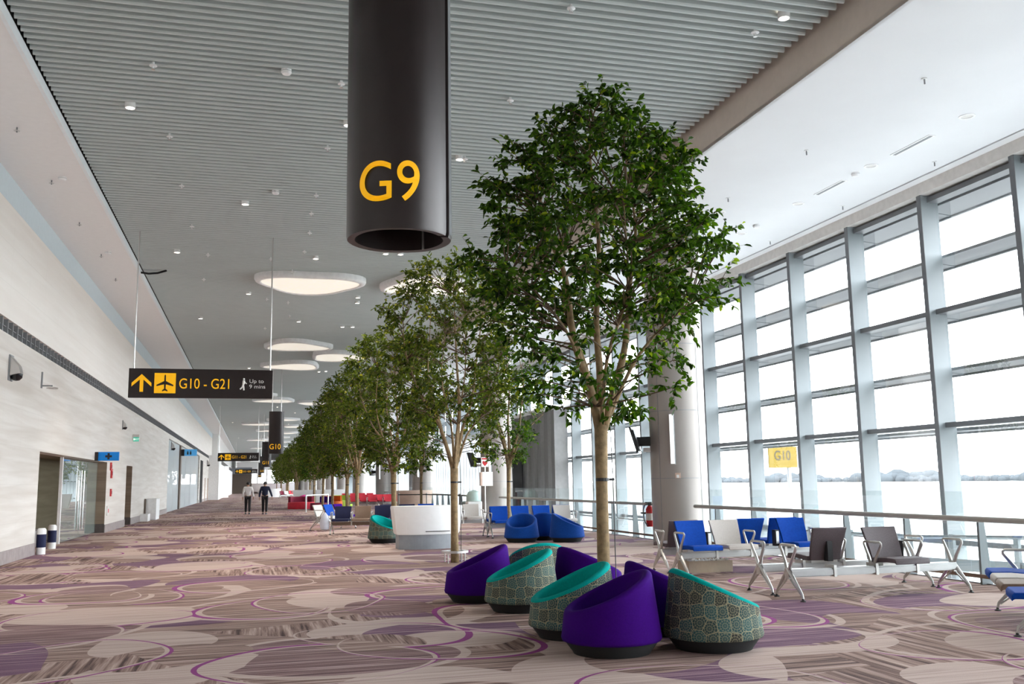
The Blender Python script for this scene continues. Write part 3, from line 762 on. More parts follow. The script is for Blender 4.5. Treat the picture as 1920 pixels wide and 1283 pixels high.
bench(8.24, 8.78, math.radians(232.8), ['blue', 'greige', 'brown'], 'bench cut by the right edge, blue, light grey and brown seats in line', G2, arms=[0])
pf = onz(1891, 1110, .45); bench(pf.x+.5, pf.y-.0, math.radians(232.8), ['blue'], 'blue bench seat at the right edge nearest the camera', G2, arms=[], legs=[1])
G3 = 'beam benches beyond the blue tub chairs'
bench(6.25, 25.3, .0, ['blue', 'blue', 'blue', 'greige'], 'bench with three blue seats and a grey one behind blue tub chairs', G3, arms=[0, 4])
bench(8.75, 26.05, PI, ['blue', 'greige', None, 'blue'], 'bench back to back behind the three blue seats', G3, arms=[0, 4])
bench(5.6, 28.6, .0, [None, 'greige', None, None], 'white-framed bench with a lone grey seat right of the white counter', G3, arms=[0, 1, 2, 4], frame='white')
G4 = 'beam benches left of the white counter'
bench(2.35, 29.6, -.25, ['navy', 'brown', 'navy'], 'bench with navy and brown seats left of the white counter', G4, arms=[0, 1, 2, 3], beam='brown')
bench(2.1, 32.2, .9, ['greige', 'blue', 'purple'], 'bench end with pale and blue seats left of the navy seats', G4, arms=[0])
bench(3.9, 30.6, -.1, ['navy', 'navy', 'blue'], 'navy seats hidden partly behind the white counter', G4, arms=[0, 1])
G5 = 'red beam benches far down the hall'
k = 0
for px, py, rz, lab, sl_ in ((718, 953, .15, 'pink-red bench right behind the white counter post', ['redseat', 'redseat']), (688, 953, .1, 'red bench left of the second column with two bright seats', ['redseat', 'redseat', 'redseat']), (655, 953, .05, 'red bench between the two trunks past the counter', ['redseat', 'redseat', 'redseat']), (640, 947, .0, 'dark red bench behind the lime seat', ['redseat', 'redseat', 'redseat', 'redseat'])):
    p = onz(px, py); bench(p.x, p.y, rz, sl_, lab, G5, arms=[0, len(sl_)])
for px, py, lab, sl_ in ((525, 935, 'maroon bench facing away, farthest left by the aisle', ['darkred', 'whitevinyl']), (540, 933, 'bright red bench behind the magenta tub chair', ['redseat', 'redseat'])):
    p = onz(px, py); bench(p.x, p.y, .5, sl_, lab, G5, arms=[0])
p = onz(512, 924.5); bench(p.x, p.y, .2, ['redseat', 'redseat', 'redseat'], 'red seats at the far end of the aisle beside the dark signs', G5, arms=[0])
# low lounge seats
def ottoman(x, y, r, h, m, label, back=None):
    e = empty('lounge_seat', (x, y, 0)); tag(e, label, 'seat', 'coloured lounge seats')
    MB().lathe([(r*.97, .0), (r, .06), (r, h-.05), (r*.95, h), (0.01, h+.02)], (0, 0, 0), 28).build('seat', m, e, True)
    if back:
        bk = MB(); n = 18
        for i in range(n):
            a0 = PI*.1+PI*.8*i/n; a1 = PI*.1+PI*.8*(i+1)/n
            bk.prism([(r*.82*math.cos(a0), r*.82*math.sin(a0)), (r*math.cos(a0), r*math.sin(a0)), (r*math.cos(a1), r*math.sin(a1)), (r*.82*math.cos(a1), r*.82*math.sin(a1))], lambda u, v, d: (u, v, d), h-.1, h+.35)
        bk.build('backrest', back, e)
for px, py, r, m, lab, back in ((566, 955, .85, 'redseat', 'low round red seat beside the steel barrier post', 'darkred'), (598, 957, .5, 'darkred', 'maroon cube seat left of the ringed tree', None), (612, 955, .4, 'purple', 'purple seat beside the ringed tree trunk', 'purple'), (626, 953, .6, 'orange', 'orange seat right of the ringed tree trunk', 'orange'), (643, 951, .7, 'lime', 'lime green seat with rounded back', 'lime')):
    p = onz(px, py); ottoman(p.x, p.y+r, r, .42, m, lab, back)

# ------------------------------------------------------------------ counters
def counter(x, y, w, h, label, body='desk', rz=0., plinth=True):
    c = empty('service_counter', (x, y, 0), rz); tag(c, label, 'counter', 'service counters')
    def arc(hw, dep, n=20): return [(-hw+2*hw*i/n, -dep*(1-((-1+2*i/n))**2)) for i in range(n+1)]
    zb = .33 if plinth else 0.
    lev = [(zb, .44), (zb+.04, .455), (h-.04, .5), (h, .495)]
    b = MB(); n = 20
    prof = []
    for z, f in lev:
        pl = arc(w*f, .28); prof.append([(u, v, z) for u, v in pl]+[(w*f, .55, z), (-w*f, .55, z)])
    m_ = len(prof[0])
    b.grid(lambda i, j: prof[j][i], m_, len(lev), True)
    b.f.append(tuple(j*len(lev)+len(lev)-1 for j in range(m_)))
    b.build('body', body, c, True)
    if plinth:
        pl = arc(w*.425, .25)+[(w*.425, .5), (-w*.425, .5)]
        MB().prism(pl, lambda u, v, d: (u, v, d), 0, .34).build('plinth', 'deskbase', c)
        MB().bb(-w*.07, w*.28, -.305, -.27, .395, .41).build('slot', 'dark', c)
    return c
ctr = onz(770, 1030)
counter(3.95, 21.95, 1.62, .975, 'white curved counter with grey plinth behind the ringed tree trunk')
counter(8.5, 51.2, 1.9, 1.12, 'tan and white counter in front of the third column', 'tan', plinth=False)
p = onz(578, 945); counter(p.x+.9, p.y+1, 4.2, 1.1, 'long white counter far behind the maroon seat', plinth=False)
p = onz(540, 932); counter(p.x-2.0, p.y-1, 2.2, 1.1, 'small white counter farthest down the hall', plinth=False)

# ------------------------------------------------------------------ stanchions, bins, equipment by the columns
def stanchion(px, py, label, g):
    p = onz(px, py); s = empty('barrier_post', p); tag(s, label, 'barrier post', g)
    MB().lathe([(.17, 0), (.17, .012), (.05, .03), (.032, .05), (.032, .96), (.04, .97), (.04, 1.0)], (0, 0, 0), 16).build('pole', 'steel', s, True)
    MB().lathe([(.036, .90), (.036, .95)], (0, 0, 0), 16).build('belt_cassette', 'black', s); return p
ps = [stanchion(px, py, lab, 'belt barrier posts') for px, py, lab in ((748, 962, 'steel barrier post left end of the black belt'), (800, 962, 'steel barrier post in the middle of black belt'), (862, 968, 'steel barrier post beside the ringed tree, right end of belt'))]
bt = MB()
for a, b_ in zip(ps, ps[1:]): bt.add([(a.x, a.y, .9), (b_.x, b_.y, .9), (b_.x, b_.y, .95), (a.x, a.y, .95)], [(0, 1, 2, 3)]).add([(a.x, a.y+.004, .9), (b_.x, b_.y+.004, .9), (b_.x, b_.y+.004, .95), (a.x, a.y+.004, .95)], [(3, 2, 1, 0)])
tag(bt.build('barrier_belt', 'black'), 'black belt stretched between the steel barrier posts', 'belt')
q = [onz(573.5, 961), onz(615, 958)]
fr = empty('steel_barrier', q[0]); tag(fr, 'steel barrier rail in front of the red lounge seats', 'barrier')
for w in q: MB().tube([w-q[0], w-q[0]+Vector((0, 0, .95))], .045, 8).build('post', 'steel', fr, True)
MB().tube([Vector((0, 0, .93)), q[1]-q[0]+Vector((0, 0, .93))], .035, 6).build('rail', 'steel', fr, True)
p = onz(876, 968); bn = empty('waste_bin', p); tag(bn, 'pale green lined bin right of the ringed tree', 'bin')
MB().lathe([(.20, 0), (.22, .5)], (0, 0, 0), 20).build('body', 'mull', bn, True); MB().lathe([(.225, .3), (.24, .42), (.26, .62), (.2, .66)], (0, 0, 0), 20).build('bag', 'greenbag', bn, True)
# plastic bag hanging on the bench
p = ony(609, 975, 29.4); tag(MB().lathe([(.02, .22), (.10, .12), (.15, -.1), (.13, -.28), (.02, -.33)], p, 12).build('plastic_bag', 'bag', smooth=True), 'clear plastic bag hanging at the left end of navy bench', 'bag')
# AED sign and cabinet near second column
p = ony(909, 880, 36.8); a = empty('defibrillator_post', (p.x, p.y, 0)); tag(a, 'white cabinet on a post with red heart sign beside the second column', 'cabinet')
MB().tube([(0, 0, 0), (0, 0, 2.3)], .03, 8).build('post', 'steel', a, True)
MB().bb(-.13, .3, -.1, .1, 1.35, 1.9).build('cabinet', 'white', a); MB().bb(-.2, -.13, -.1, .1, 1.36, 1.89).build('cabinet_side', 'tan', a)
h_ = MB().bb(-.17, .12, -.13, -.10, 2.1, 2.48).build('sign_board', 'whitevinyl', a)
hp = [(0, -.13), (.1, -.02), (.1, .05), (.055, .08), (0, .045), (-.055, .08), (-.1, .05), (-.1, -.02)]
MB().prism(hp, lambda u, v, d: (-.025+u, d, 2.26+v), -.136, -.13).build('heart_mark', 'red', h_)
MB().bb(-.15, .1, -.136, -.13, 2.39, 2.45).build('sign_stripe', 'red', h_)
# silver machine
p = onz(886, 955); m_ = empty('dome_machine', (8.6, 37.5, 0)); tag(m_, 'rounded white machine in front of the second column', 'machine')
MB().bb(-.3, .3, -.25, .25, 0, .75).build('body', 'white', m_, bevel=.05); MB().lathe([(.3, .75), (.3, .95), (.22, 1.12), (.02, 1.2)], (0, 0, 0), 20).build('dome', 'greenbag', m_, True)
# column fittings
def monitor(y, label):
    x = 9.05 if y < 30 else 9.03
    m = empty('wall_monitor', (9.75-.66*.9, y+.66*.43, 2.4), -.47); tag(m, label, 'monitor', 'column monitors')
    R = Matrix.Rotation(-.28, 3, 'Y')
    MB().box((-.38, -.12, .02), (.05, .95, .62), m=R).build('screen', 'screen', m); MB().box((-.34, -.12, .02), (.04, .8, .5), m=R).build('back_cover', 'black', m)
    MB().box((-.17, 0, .0), (.34, .16, .22)).build('mount', 'black', m); MB().box((-.1, .02, -.2), (.2, .12, .1)).build('bracket', 'steel', m)
for i, y in enumerate(CY[:4]): monitor(y-.1, 'tilted black monitor mounted on the %s column' % ('first', 'second', 'third', 'fourth')[i])
for i, y in enumerate(CY[:4]):
    a = -2.18; e = empty('light_bar', (9.75+.66*math.cos(a), y+.66*math.sin(a), 2.42), a); tag(e, 'upright white light bar on the %s column' % ('first', 'second', 'third', 'fourth')[i], 'light', 'column light bars')
    MB().bb(0, .10, -.05, .05, -.58, .58).build('housing', 'groove', e); MB().bb(.10, .112, -.045, .045, -.57, .57).build('face', 'glow', e)
a = -2.05; e = empty('wall_box', (9.75+.66*math.cos(a), 20.7+.66*math.sin(a), 1.58), a); tag(e, 'small tan box with white button on the first column', 'box')
MB().bb(0, .05, -.06, .06, -.06, .06).build('housing', 'tan', e); MB().bb(.05, .06, -.03, .03, -.05, .02).build('button', 'white', e)
# fire extinguisher
e = empty('fire_extinguisher', (9.42, 21.75, .36)); tag(e, 'red fire extinguisher with black hose hung left of the first column', 'fire extinguisher')
MB().lathe([(.085, 0), (.095, .02), (.095, .42), (.06, .49), (.03, .51)], (0, 0, 0), 20).build('cylinder', 'red', e, True)
MB().lathe([(.097, .15), (.097, .32)], (0, 0, 0), 20, False, False).build('paper_label', 'paper', e)
MB().box((0, 0, .54), (.06, .05, .06)).box((-.03, 0, .58), (.16, .03, .025)).build('valve', 'black', e)
MB().tube([(-.02, 0, .55), (-.13, -.03, .53), (-.19, -.04, .4), (-.17, -.05, .15), (-.10, -.06, .02)], .014, 7).build('hose', 'black', e, True)
MB().bb(-.1, .1, .09, .35, .3, .34).build('bracket', 'black', e)
# cardboard tray under the blue-grey bench
e = empty('cardboard_tray', (7.2, 14.45, 0), -.1); e.scale = (.74, 1.1, 1.15); tag(e, 'open cardboard tray with crumpled paper under the blue and grey bench', 'tray')
MB().bb(-.5, .5, -.25, -.235, 0, .16).bb(-.5, .5, .235, .25, 0, .16).bb(-.5, -.485, -.235, .235, 0, .16).bb(.485, .5, -.235, .235, 0, .16).bb(-.485, .485, -.235, .235, 0, .012).build('tray', 'card', e)
pp = MB(); rg = random.Random(5)
pp.grid(lambda i, j: (-.47+.94*i/24, -.22+.44*j/10, .12+rg.uniform(-.03, .06)), 25, 11); pp.build('crumpled_paper', 'paper', e)

# ------------------------------------------------------------------ hanging signs
def plane_icon(): 
    h = [(0, .42), (.035, .36), (.04, .1), (.40, -.08), (.40, -.15), (.045, -.06), (.035, -.26), (.13, -.34), (.13, -.40), (0, -.35)]
    return h+[(-x, y) for x, y in h[::-1][1:-1]]
def walker(o, s):
    m = MB()
    def P(pts, r): m.tube([(o[0]+u*s, o[1], o[2]+v*s) for u, v in pts], r*s, 6)
    m.lathe([(.001, -.09*s), (.08*s, -.03*s), (.08*s, .03*s), (.001, .09*s)], (o[0]+.05*s, o[1], o[2]+.44*s), 10)
    P([(.05, .33), (.02, .0)], .10); P([(.05, .28), (.17, .12), (.28, .04)], .045); P([(.0, .0), (.04, -.25), (.06, -.5)], .065); P([(.0, .0), (-.08, -.25), (-.25, -.42)], .06)
    return m
def dirsign(px0, px1, pyt, pyb, Y, txt, label, full=True):
    a = ony(px0, pyt, Y); b_ = ony(px1, pyb, Y); w = b_.x-a.x; zt = ony((px0+px1)/2, pyt, Y).z; zb = ony((px0+px1)/2, pyb, Y).z; h = zt-zb
    s = empty('direction_sign', (a.x, Y, zb)); tag(s, label, 'sign', 'hanging direction signs')
    MB().bb(0, w, -.06, .06, 0, h).build('board', 'sign', s, bevel=.008)
    for x in (.03*w, .98*w): MB().tube([(x, 0, h), (x, 0, ZL-zb)], .018, 6).build('rod', 'steel', s)
    f = -.064
    MB().prism([(0, .42), (.44, .0), (.44, -.17), (.08, .16), (.08, -.42), (-.08, -.42), (-.08, .16), (-.44, -.17), (-.44, .0)][::-1], lambda u, v, d: (.088*w+u*h*.72, d, h*.5+v*h*.72), f-.004, f).build('arrow', 'yellow', s)
    sq = MB().bb(.174*w, .174*w+.69*h, f-.004, f, .155*h, .845*h).build('pictogram_panel', 'yellow', s)
    MB().prism(plane_icon()[::-1], lambda u, v, d: (.174*w+.345*h+u*h*.68, d, .5*h+v*h*.72), f-.008, f-.004).build('aeroplane_mark', 'sign', sq)
    text(txt, .50*h, 'lettering', 'yellow', s, (.34*w, f-.002, .325*h), (1, 0, 0), (0, 0, 1), align='LEFT', sx=(.39*w)/(.50*h*4.62))
    walker((.79*w, f-.002, .49*h), .42*h).build('walking_figure', 'whitevinyl', s)
    text('Up to\n9 mins', .19*h, 'small_lettering', 'whitevinyl', s, (.832*w, f-.002, .54*h), (1, 0, 0), (0, 0, 1), align='LEFT', sx=1.1)
    return s
dirsign(242.5, 510.5, 693, 747, 24.6, 'G10 - G21', 'large hanging direction sign reading G10 - G21 over the carpet aisle')
dirsign(408.5, 485, 849.5, 865, 79., 'G11 - G21', 'middle hanging direction sign reading G11 - G21')
dirsign(441, 482.5, 880, 888.5, 146., 'G13 - G21', 'farthest small hanging direction sign with unreadable gate range')
def gatesign(cx, cy_, zb, w, dep, hgt, txt, label, tsize, rz=0.):
    s = empty('gate_sign', (cx, cy_, zb), rz); tag(s, label, 'sign', 'hanging gate number signs')
    n = 44
    def prof(a, sc=1., e=.82, oy=0.): c, s_ = math.cos(a), math.sin(a); return (w/2*sc*math.copysign(abs(c)**e, c), dep/2*sc*math.copysign(abs(s_)**1.15, s_)+oy)
    slot0, slot1 = -.50, -.36
    def shell(a0, a1, m, name):
        b = MB(); k = max(3, int(abs(a1-a0)/(2*PI)*n)); 
        pts = [prof(a0+(a1-a0)*i/k) for i in range(k+1)]; pin = [prof(a0+(a1-a0)*i/k, .84, oy=-.02*dep) for i in range(k+1)]
        poly = [(x, y, .02 if False else 0) for x, y in pts]
        vs = []; fs = []
        for i in range(k+1):
            (x, y), (u, v) = pts[i], pin[i]
            vs += [(x*.985, y*.985, 0), (x, y, .03), (x, y, hgt), (u, v, hgt), (u, v, .0)]
        for i in range(k):
            for j in range(5): a = i*5+j; b2 = i*5+(j+1) % 5; fs.append((a, a+5, b2+5, b2))
        fs += [(0, 1, 2, 3, 4)[::-1], tuple(k*5+j for j in range(5))]
        b.add(vs, fs); return b.build(name, m, s, True)
    shell(slot1, slot0+2*PI, 'sign', 'shell')
    MB().prism([prof(slot0, .9), prof(slot1, .9), prof(slot1, .8), prof(slot0, .8)], lambda u, v, d: (u, v, d), .04, hgt).build('slot', 'dark', s)
    MB().prism([prof(PI*2*i/24, .82) for i in range(24)], lambda u, v, d: (u, v, d), hgt*.5, hgt*.5+.02).build('inner_plate', 'dark', s)
    b = MB(); k = 6; a0, a1 = -.34, .12
    b.prism([prof(a0+(a1-a0)*i/k, 1.004) for i in range(k+1)]+[prof(a0+(a1-a0)*i/k, .99) for i in range(k, -1, -1)], lambda u, v, d: (u, v, d), .03, hgt)
    b.build('metal_edge', 'mulldark', s, True)
    for x in (-.3*w, .3*w): MB().tube([(x, 0, hgt-.02), (x, 0, ZL-zb)], .02, 8).build('rod', 'steel', s)
    # lettering bent round the shell
    t = text(txt, tsize, 'lettering', 'yellow', s, (0, 0, 0), (1, 0, 0), (0, 0, 1), depth=.006, sx=.88, bold=0)
    for v in t.data.vertices:
        X = v.co.x; c = min(.999, abs(X-.07*w*1)/(w/2)); ang = math.acos(c**(1/.82)); yy = -dep/2*math.sin(ang)**1.15
        v.co.y = yy-.014+(v.co.y); v.co.x = X-.07*w; v.co.z += hgt*0+.30*(tsize/.33)*0
    return s, t
s9, t9 = gatesign(1.185, 7.98, 3.60, .915, .86, 2.5, 'G9', 'big dark gate sign reading G9 hanging in the foreground', .50, -.20)
for v in t9.data.vertices: v.co.z += .235
tb = s9; MB().box((.20, .12, .30), (.13, .02, .08)).build('junction_plate', 'steel', s9); MB().tube([(.2, .3, .0), (.2, .3, .3)], .012, 6).build('bracket', 'steel', s9)
for px0, px1, pt, pb, Y, tx, lab, wob in ((503, 533, 772, 851, 53.5, 'G10', 'second gate sign down the hall, reading G10', 0), (490.5, 509, 829, 876, 88., 'G11', 'third gate sign down the hall, reading G11', 0), (487, 497, 856, 888, 125., 'G12', 'fourth gate sign down the hall, just left of G11 sign', 0), (484, 491, 868, 896, 165., 'G13', 'farthest gate sign down the hall, lowest in the row', 0)):
    a = ony(px0, pb, Y); b_ = ony(px1, pt, Y); w = b_.x-a.x
    zb = ony((px0+px1)/2, pb, Y).z; zt = ony((px0+px1)/2, pt, Y).z
    g, t = gatesign((a.x+b_.x)/2, Y, zb, w, w*.5, min(zt, ZL-.1)-zb, tx, lab, w*.5)
    for v in t.data.vertices: v.co.z += .16*w/.9+.1

# ------------------------------------------------------------------ wall fittings on the left
def at_wall(px, py): p = onx(px, py, WX); return p
# dome cameras
def dome_cam(px, pyt, pyb, label):
    c = at_wall(px, (pyt+pyb)/2); hh = at_wall(px, pyt).z-at_wall(px, pyb).z
    e = empty('dome_camera', (WX, c.y, c.z)); tag(e, label, 'camera', 'wall cameras'); q = hh
    MB().bb(0, .05*q, -.32*q, .32*q, -.5*q, .55*q).build('back_plate', 'groove', e)
    MB().prism([(.05*q, .5*q), (.38*q, .1*q), (.45*q, -.2*q), (.05*q, -.3*q)], lambda u, v, d: (u, d, v), -.28*q, .28*q).build('hood', 'steel', e, bevel=.02*q)
    MB().lathe([(.24*q, -.22*q), (.22*q, -.38*q), (.12*q, -.48*q), (.01, -.5*q)], (.25*q, 0, 0), 16).build('dome', 'screen', e, True)
dome_cam(19, 668, 715, 'large silver dome camera high on the left wall, nearest the camera')
dome_cam(230, 789, 806, 'small dome camera above the exit sign on the left wall')
dome_cam(321, 829, 845, 'silver dome camera at the glass shopfront edge')
dome_cam(388, 863, 875, 'small dark camera on the wall beyond the restroom sign')
c = at_wall(77, 720); e = empty('wall_bracket', (WX, c.y, c.z)); tag(e, 'thin metal bracket with wire loop on the left wall', 'bracket')
MB().bb(0, .03, -.03, .03, -.1, .28).bb(0, .25, -.02, .02, -.06, -.03).build('arm', 'groove', e); MB().tube([(.25+.12*math.cos(t), .12*math.sin(t), -.1) for t in [i*PI/8 for i in range(17)]], .012, 5).build('wire_loop', 'steel', e)
# exit sign (projects from wall)
def proj_sign(name, px0, px1, pyt, pyb, label, face, back=0):
    Y = (Yw(px0)); a = ony(px0, pyt, Y); b_ = ony(px1, pyb, Y); zt, zb = a.z, b_.z
    e = empty(name, (WX, Y, zb)); tag(e, label, 'sign'); return e, a.x-WX, b_.x-WX, zt-zb, Y
e, x0, x1, h, Y = proj_sign('exit_sign', 244, 261, 815, 828, 'small green exit sign standing out from the left wall', 'green_sign')
MB().bb(0, x1, -.05, .05, h*.62, h).build('housing', 'palewall', e); p_ = MB().bb(x1*.12, x1*.95, -.03, .03, 0, h*.62).build('sign_face', 'green_sign', e)
text('EXIT', h*.42, 'lettering', 'exitwhite', e, (x1*.60, -.034, h*.17), (1, 0, 0), (0, 0, 1)); MB().prism([(0, 0), (.1, .09), (.1, .035), (.2, .035), (.2, -.035), (.1, -.035), (.1, -.09)], lambda u, v, d: (x1*.17+u*h, d, h*.31+v*h*1.5), -.036, -.03).build('arrow', 'exitwhite', e)
e, x0, x1, h, Y = proj_sign('first_aid_sign', 175, 223, 848, 864, 'blue sign with dark cross standing out above the glass doors', 'blue_sign')
MB().bb(0, x1*.14, -.12, .12, 0, h).build('wall_box', 'sign', e); MB().bb(x1*.14, x1, -.06, .06, 0, h).build('board', 'blue_sign', e)
cx = x1*.57; u = h*.12; MB().prism([(-u, -3*u), (u, -3*u), (u, -u), (3*u, -u), (3*u, u), (u, u), (u, 3*u), (-u, 3*u), (-u, u), (-3*u, u), (-3*u, -u), (-u, -u)], lambda a, b, d: (cx+a, d, h*.5+b), -.066, -.06).build('cross_mark', 'sign', e)
e, x0, x1, h, Y = proj_sign('restroom_sign', 337, 369, 843, 855, 'paler blue restroom sign farther down the left wall', 'blue_sign2')
MB().bb(0, x1*.2, -.15, .15, 0, h).build('wall_box', 'sign', e); MB().bb(x1*.2, x1, -.06, .06, 0, h).build('board', 'blue_sign2', e)
pm_ = MB()
for q in (.42, .6): pm_.lathe([(.001, .62*h), (.09*h, .70*h), (.001, .8*h)], (x1*q, -.07, 0), 8); pm_.box((x1*q, -.065, h*.40), (.22*h, .01, .42*h))
pm_.build('figure_marks', 'sign', e)
# fire alarm items
for px, py, s_, lab, nm, m in ((207, 875, .14, 'upper small red fire alarm light right of the glass doors', 'alarm_light', 'red'), (208, 888, .17, 'lower red fire alarm bell right of the glass doors', 'alarm_bell', 'red'), (206.5, 924, .13, 'small dark red call point below the alarm bell', 'call_point', 'red'), (200, 958, .16, 'faint pink notice low on the wall right of doors', 'wall_notice', 'palewall')):
    c = at_wall(px, py); e = empty(nm, (WX, c.y, c.z)); tag(e, lab, 'alarm' if m == 'red' else 'notice')
    MB().bb(0, .05, -s_*.7, s_*.7, -s_, s_).build('housing', m, e, bevel=.01); MB().bb(.05, .06, -s_*.3, s_*.3, -s_*.4, s_*.4).build('face', 'darkred' if m == 'red' else 'redseat', e)
# glass doors in the recess
gx = WX-.30; ya, yb = onx(113, 930, gx).y, yo[1]-.0
d = struct(empty('door_2', (gx, ya, 0))); wd = (yb-ya)/2
for k in range(2):
    q = MB().add([(0, k*wd+.02, .02), (0, (k+1)*wd-.02, .02), (0, (k+1)*wd-.02, HD-.02), (0, k*wd+.02, HD-.02)], [(0, 1, 2, 3)]).build('door_leaf', 'doorglass', d)
    hy = wd-.25 if k == 0 else wd+.25
    MB().tube([(.06, hy, .25), (.06, hy, 2.05)], .022, 8).tube([(0, hy, .45), (.06, hy, .45)], .012, 6).tube([(0, hy, 1.85), (.06, hy, 1.85)], .012, 6).build('pull_handle', 'chrome', q, True)
MB().bb(-.04, .04, -.08, .0, 0, HD).build('door_frame', 'white', d)
struct(MB().bb(gx-.9, gx-.85, yo[0]+.5, yb, 0, HD).build('wall_14', 'brownstone'))
for px, py, lab in ((72, 1040, 'short white and navy bollard nearest, at left edge of doorway'), (107.5, 1029, 'short white and navy bollard at the glass door edge')):
    p = onz(px, py); p.x = WX+.12 if px < 90 else WX-.05; b_ = empty('bollard', (p.x, p.y, 0)); tag(b_, lab, 'bollard', 'doorway bollards')
    MB().lathe([(.10, 0), (.10, .56), (.07, .60)], (0, 0, 0), 16).build('post', 'white', b_, True); MB().lathe([(.105, .16), (.105, .46)], (0, 0, 0), 16).build('sleeve', 'navy', b_, True)
e = empty('low_bench', (WX-1.2, yo[0]+3.2, 0)); tag(e, 'dark low bench inside the doorway on the left', 'bench')
MB().bb(-.6, .6, -.2, .2, .42, .47).build('seat', 'darkstone', e); MB().bb(.5, .56, -.2, .2, 0, .42).build('leg', 'steel', e); MB().bb(-.56, -.5, -.2, .2, 0, .42).build('leg', 'steel', e)
c = onz(285, 974.5); e = empty('white_kiosk', (WX+.28, c.y, 0)); tag(e, 'white box unit standing against left wall past the narrow doorway', 'box')
MB().bb(-.25, .25, -.8, .8, 0, .98).build('body', 'white', e, bevel=.02); MB().bb(-.26, -.2, -.9, -.8, 0, .98).build('dark_edge', 'brownwall', e)
c = onz(264, 975); e = MB().bb(WX+.02, WX+.35, c.y-2.6, c.y-1.6, 0, .32).build('low_box', 'white'); tag(e, 'low pale box on the floor left of the white box unit', 'box')
# shopfront glazing and door
d = struct(empty('window_90', (WX-.12, yo[4], 0))); ln = yo[5]-yo[4]; npn = 6
for k in range(npn):
    MB().add([(0, k*ln/npn+.02, .0), (0, (k+1)*ln/npn-.02, 0), (0, (k+1)*ln/npn-.02, HS), (0, k*ln/npn+.02, HS)], [(0, 1, 2, 3)]).build('pane', 'shopglass', d)
MB().bb(-.1, .1, ln*.30, ln*.33, 0, HS).build('post', 'brownwall', d)
struct(MB().bb(WX, WX+.04, Yw(374), Yw(378), 0, 4.0).build('door_3', 'dark'))
for k, px in enumerate((383, 388, 392)): struct(MB().bb(WX, WX+.06, Yw(px), Yw(px)+.4, 0, 2.4).build('trim_%d' % (20+k), 'tan'))

# ------------------------------------------------------------------ ceiling fittings
def disc(cx, cyy, a, b, rot, label, dz=.20):
    e = empty('ceiling_light', (cx, cyy, ZL-dz), rot); tag(e, label, 'light', 'pebble shaped ceiling lights')
    n = 48
    def R(t): return 1+.13*math.cos(3*t)+.03*math.cos(t+1)
    def ring(sc, z): return [(a*sc*R(2*PI*i/n)*math.cos(2*PI*i/n), b*sc*R(2*PI*i/n)*math.sin(2*PI*i/n), z) for i in range(n)]
    lv = [(1.0, dz), (1.0, .08), (.985, .03), (.95, .0), (.90, .0), (.88, .03)]
    rr_ = [ring(s_, z) for s_, z in lv]
    m = MB(); m.grid(lambda i, j: rr_[j][i], n, len(lv), True); m.build('rim', 'white', e, True)
    dd = MB(); rg_ = ring(.885, .028); dd.v += rg_; dd.f.append(tuple(range(n-1, -1, -1))); dd.build('diffuser', 'lamp', e)
disc(1.55, 29.6, 1.42, 1.62, PI/2, 'large pebble ceiling light nearest, below and left of the G9 sign')
disc(5.3, 29.2, 1.5, 1.6, .4, 'pebble ceiling light glowing behind the crown of the ringed tree')
disc(1.75, 43.4, 1.5, 1.4, .3, 'pebble ceiling light second down the aisle, pointed to the right')
disc(4.0, 46.7, 1.6, 1.5, 2.0, 'pebble ceiling light right of the second one')
disc(1.85, 50.8, 1.5, 1.5, .9, 'pebble ceiling light third down the aisle under the second one')
fars = [(-.2, 68), (1.4, 72), (4.6, 74), (.4, 100), (2.6, 93), (1.8, 112), (4.4, 104), (3.6, 117), (2.9, 128), (.6, 135), (3.5, 142), (1.0, 165), (4.0, 160)]
for k, (x, y) in enumerate(sorted(fars, key=lambda q: q[1])): disc(x, y, 1.5, 1.5, k*.8, 'far pebble ceiling light, %s of those beyond the G10 - G21 sign' % ORD[k])
dl = [(244, 203), (332, 474), (460, 384), (466, 552), (376, 598), (592, 486), (671, 559), (670, 569), (560, 604), (642, 614), (661, 614), (653, 236), (1470, 35), (723, 477), (751, 478), (862, 300), (640, 668), (467, 691), (598, 698), (611, 697), (632, 662), (846, 600), (436, 793), (447, 822), (520, 764), (553, 775), (541, 796)]
pts = sorted(((onz(x, y, ZL-.05)) for x, y in dl), key=lambda p: p.y)
for k, p in enumerate(pts):
    e = empty('downlight', (p.x, p.y, ZL)); tag(e, 'lit round downlight in the slatted ceiling, %s the camera' % (ORD[k].replace('nearest', 'nearest to')), 'light', 'lit downlights in the slatted ceiling')
    MB().lathe([(.085, .05), (.085, -.05), (.07, -.05)], (0, 0, 0), 16, False, False).build('trim_ring', 'white', e, True)
    MB().lathe([(.07, -.045), (.001, -.045)], (0, 0, 0), 16, False, False).build('lens', 'down', e)
    ld = bpy.data.lights.new('downlight_lamp', 'SPOT'); ld.energy = 170; ld.color = (1, .87, .74); ld.spot_size = 1.35; ld.spot_blend = .5; ld.shadow_soft_size = .06
    lo = bpy.data.objects.new('downlight_lamp', ld); COL.objects.link(lo); lo.parent = e; lo.location = (0, 0, -.07)
dl2 = [(1813, 218), (1633, 311), (1497, 382), (1390, 438), (1350, 398)]
for k, p in enumerate(sorted((onz(x, y, ZC) for x, y in dl2), key=lambda p: p.y)):
    e = empty('recessed_downlight', p); tag(e, 'unlit white recessed downlight in the smooth right ceiling, %s the camera' % ORD[k].replace('nearest', 'nearest to'), 'light', 'downlights in the white ceiling')
    MB().lathe([(.13, .0), (.13, -.012), (.095, -.012), (.09, .0)], (0, 0, 0), 20, False, False).build('trim_ring', 'white', e, True); MB().lathe([(.09, -.003), (.001, -.003)], (0, 0, 0), 16, False, False).build('lens', 'paper', e)
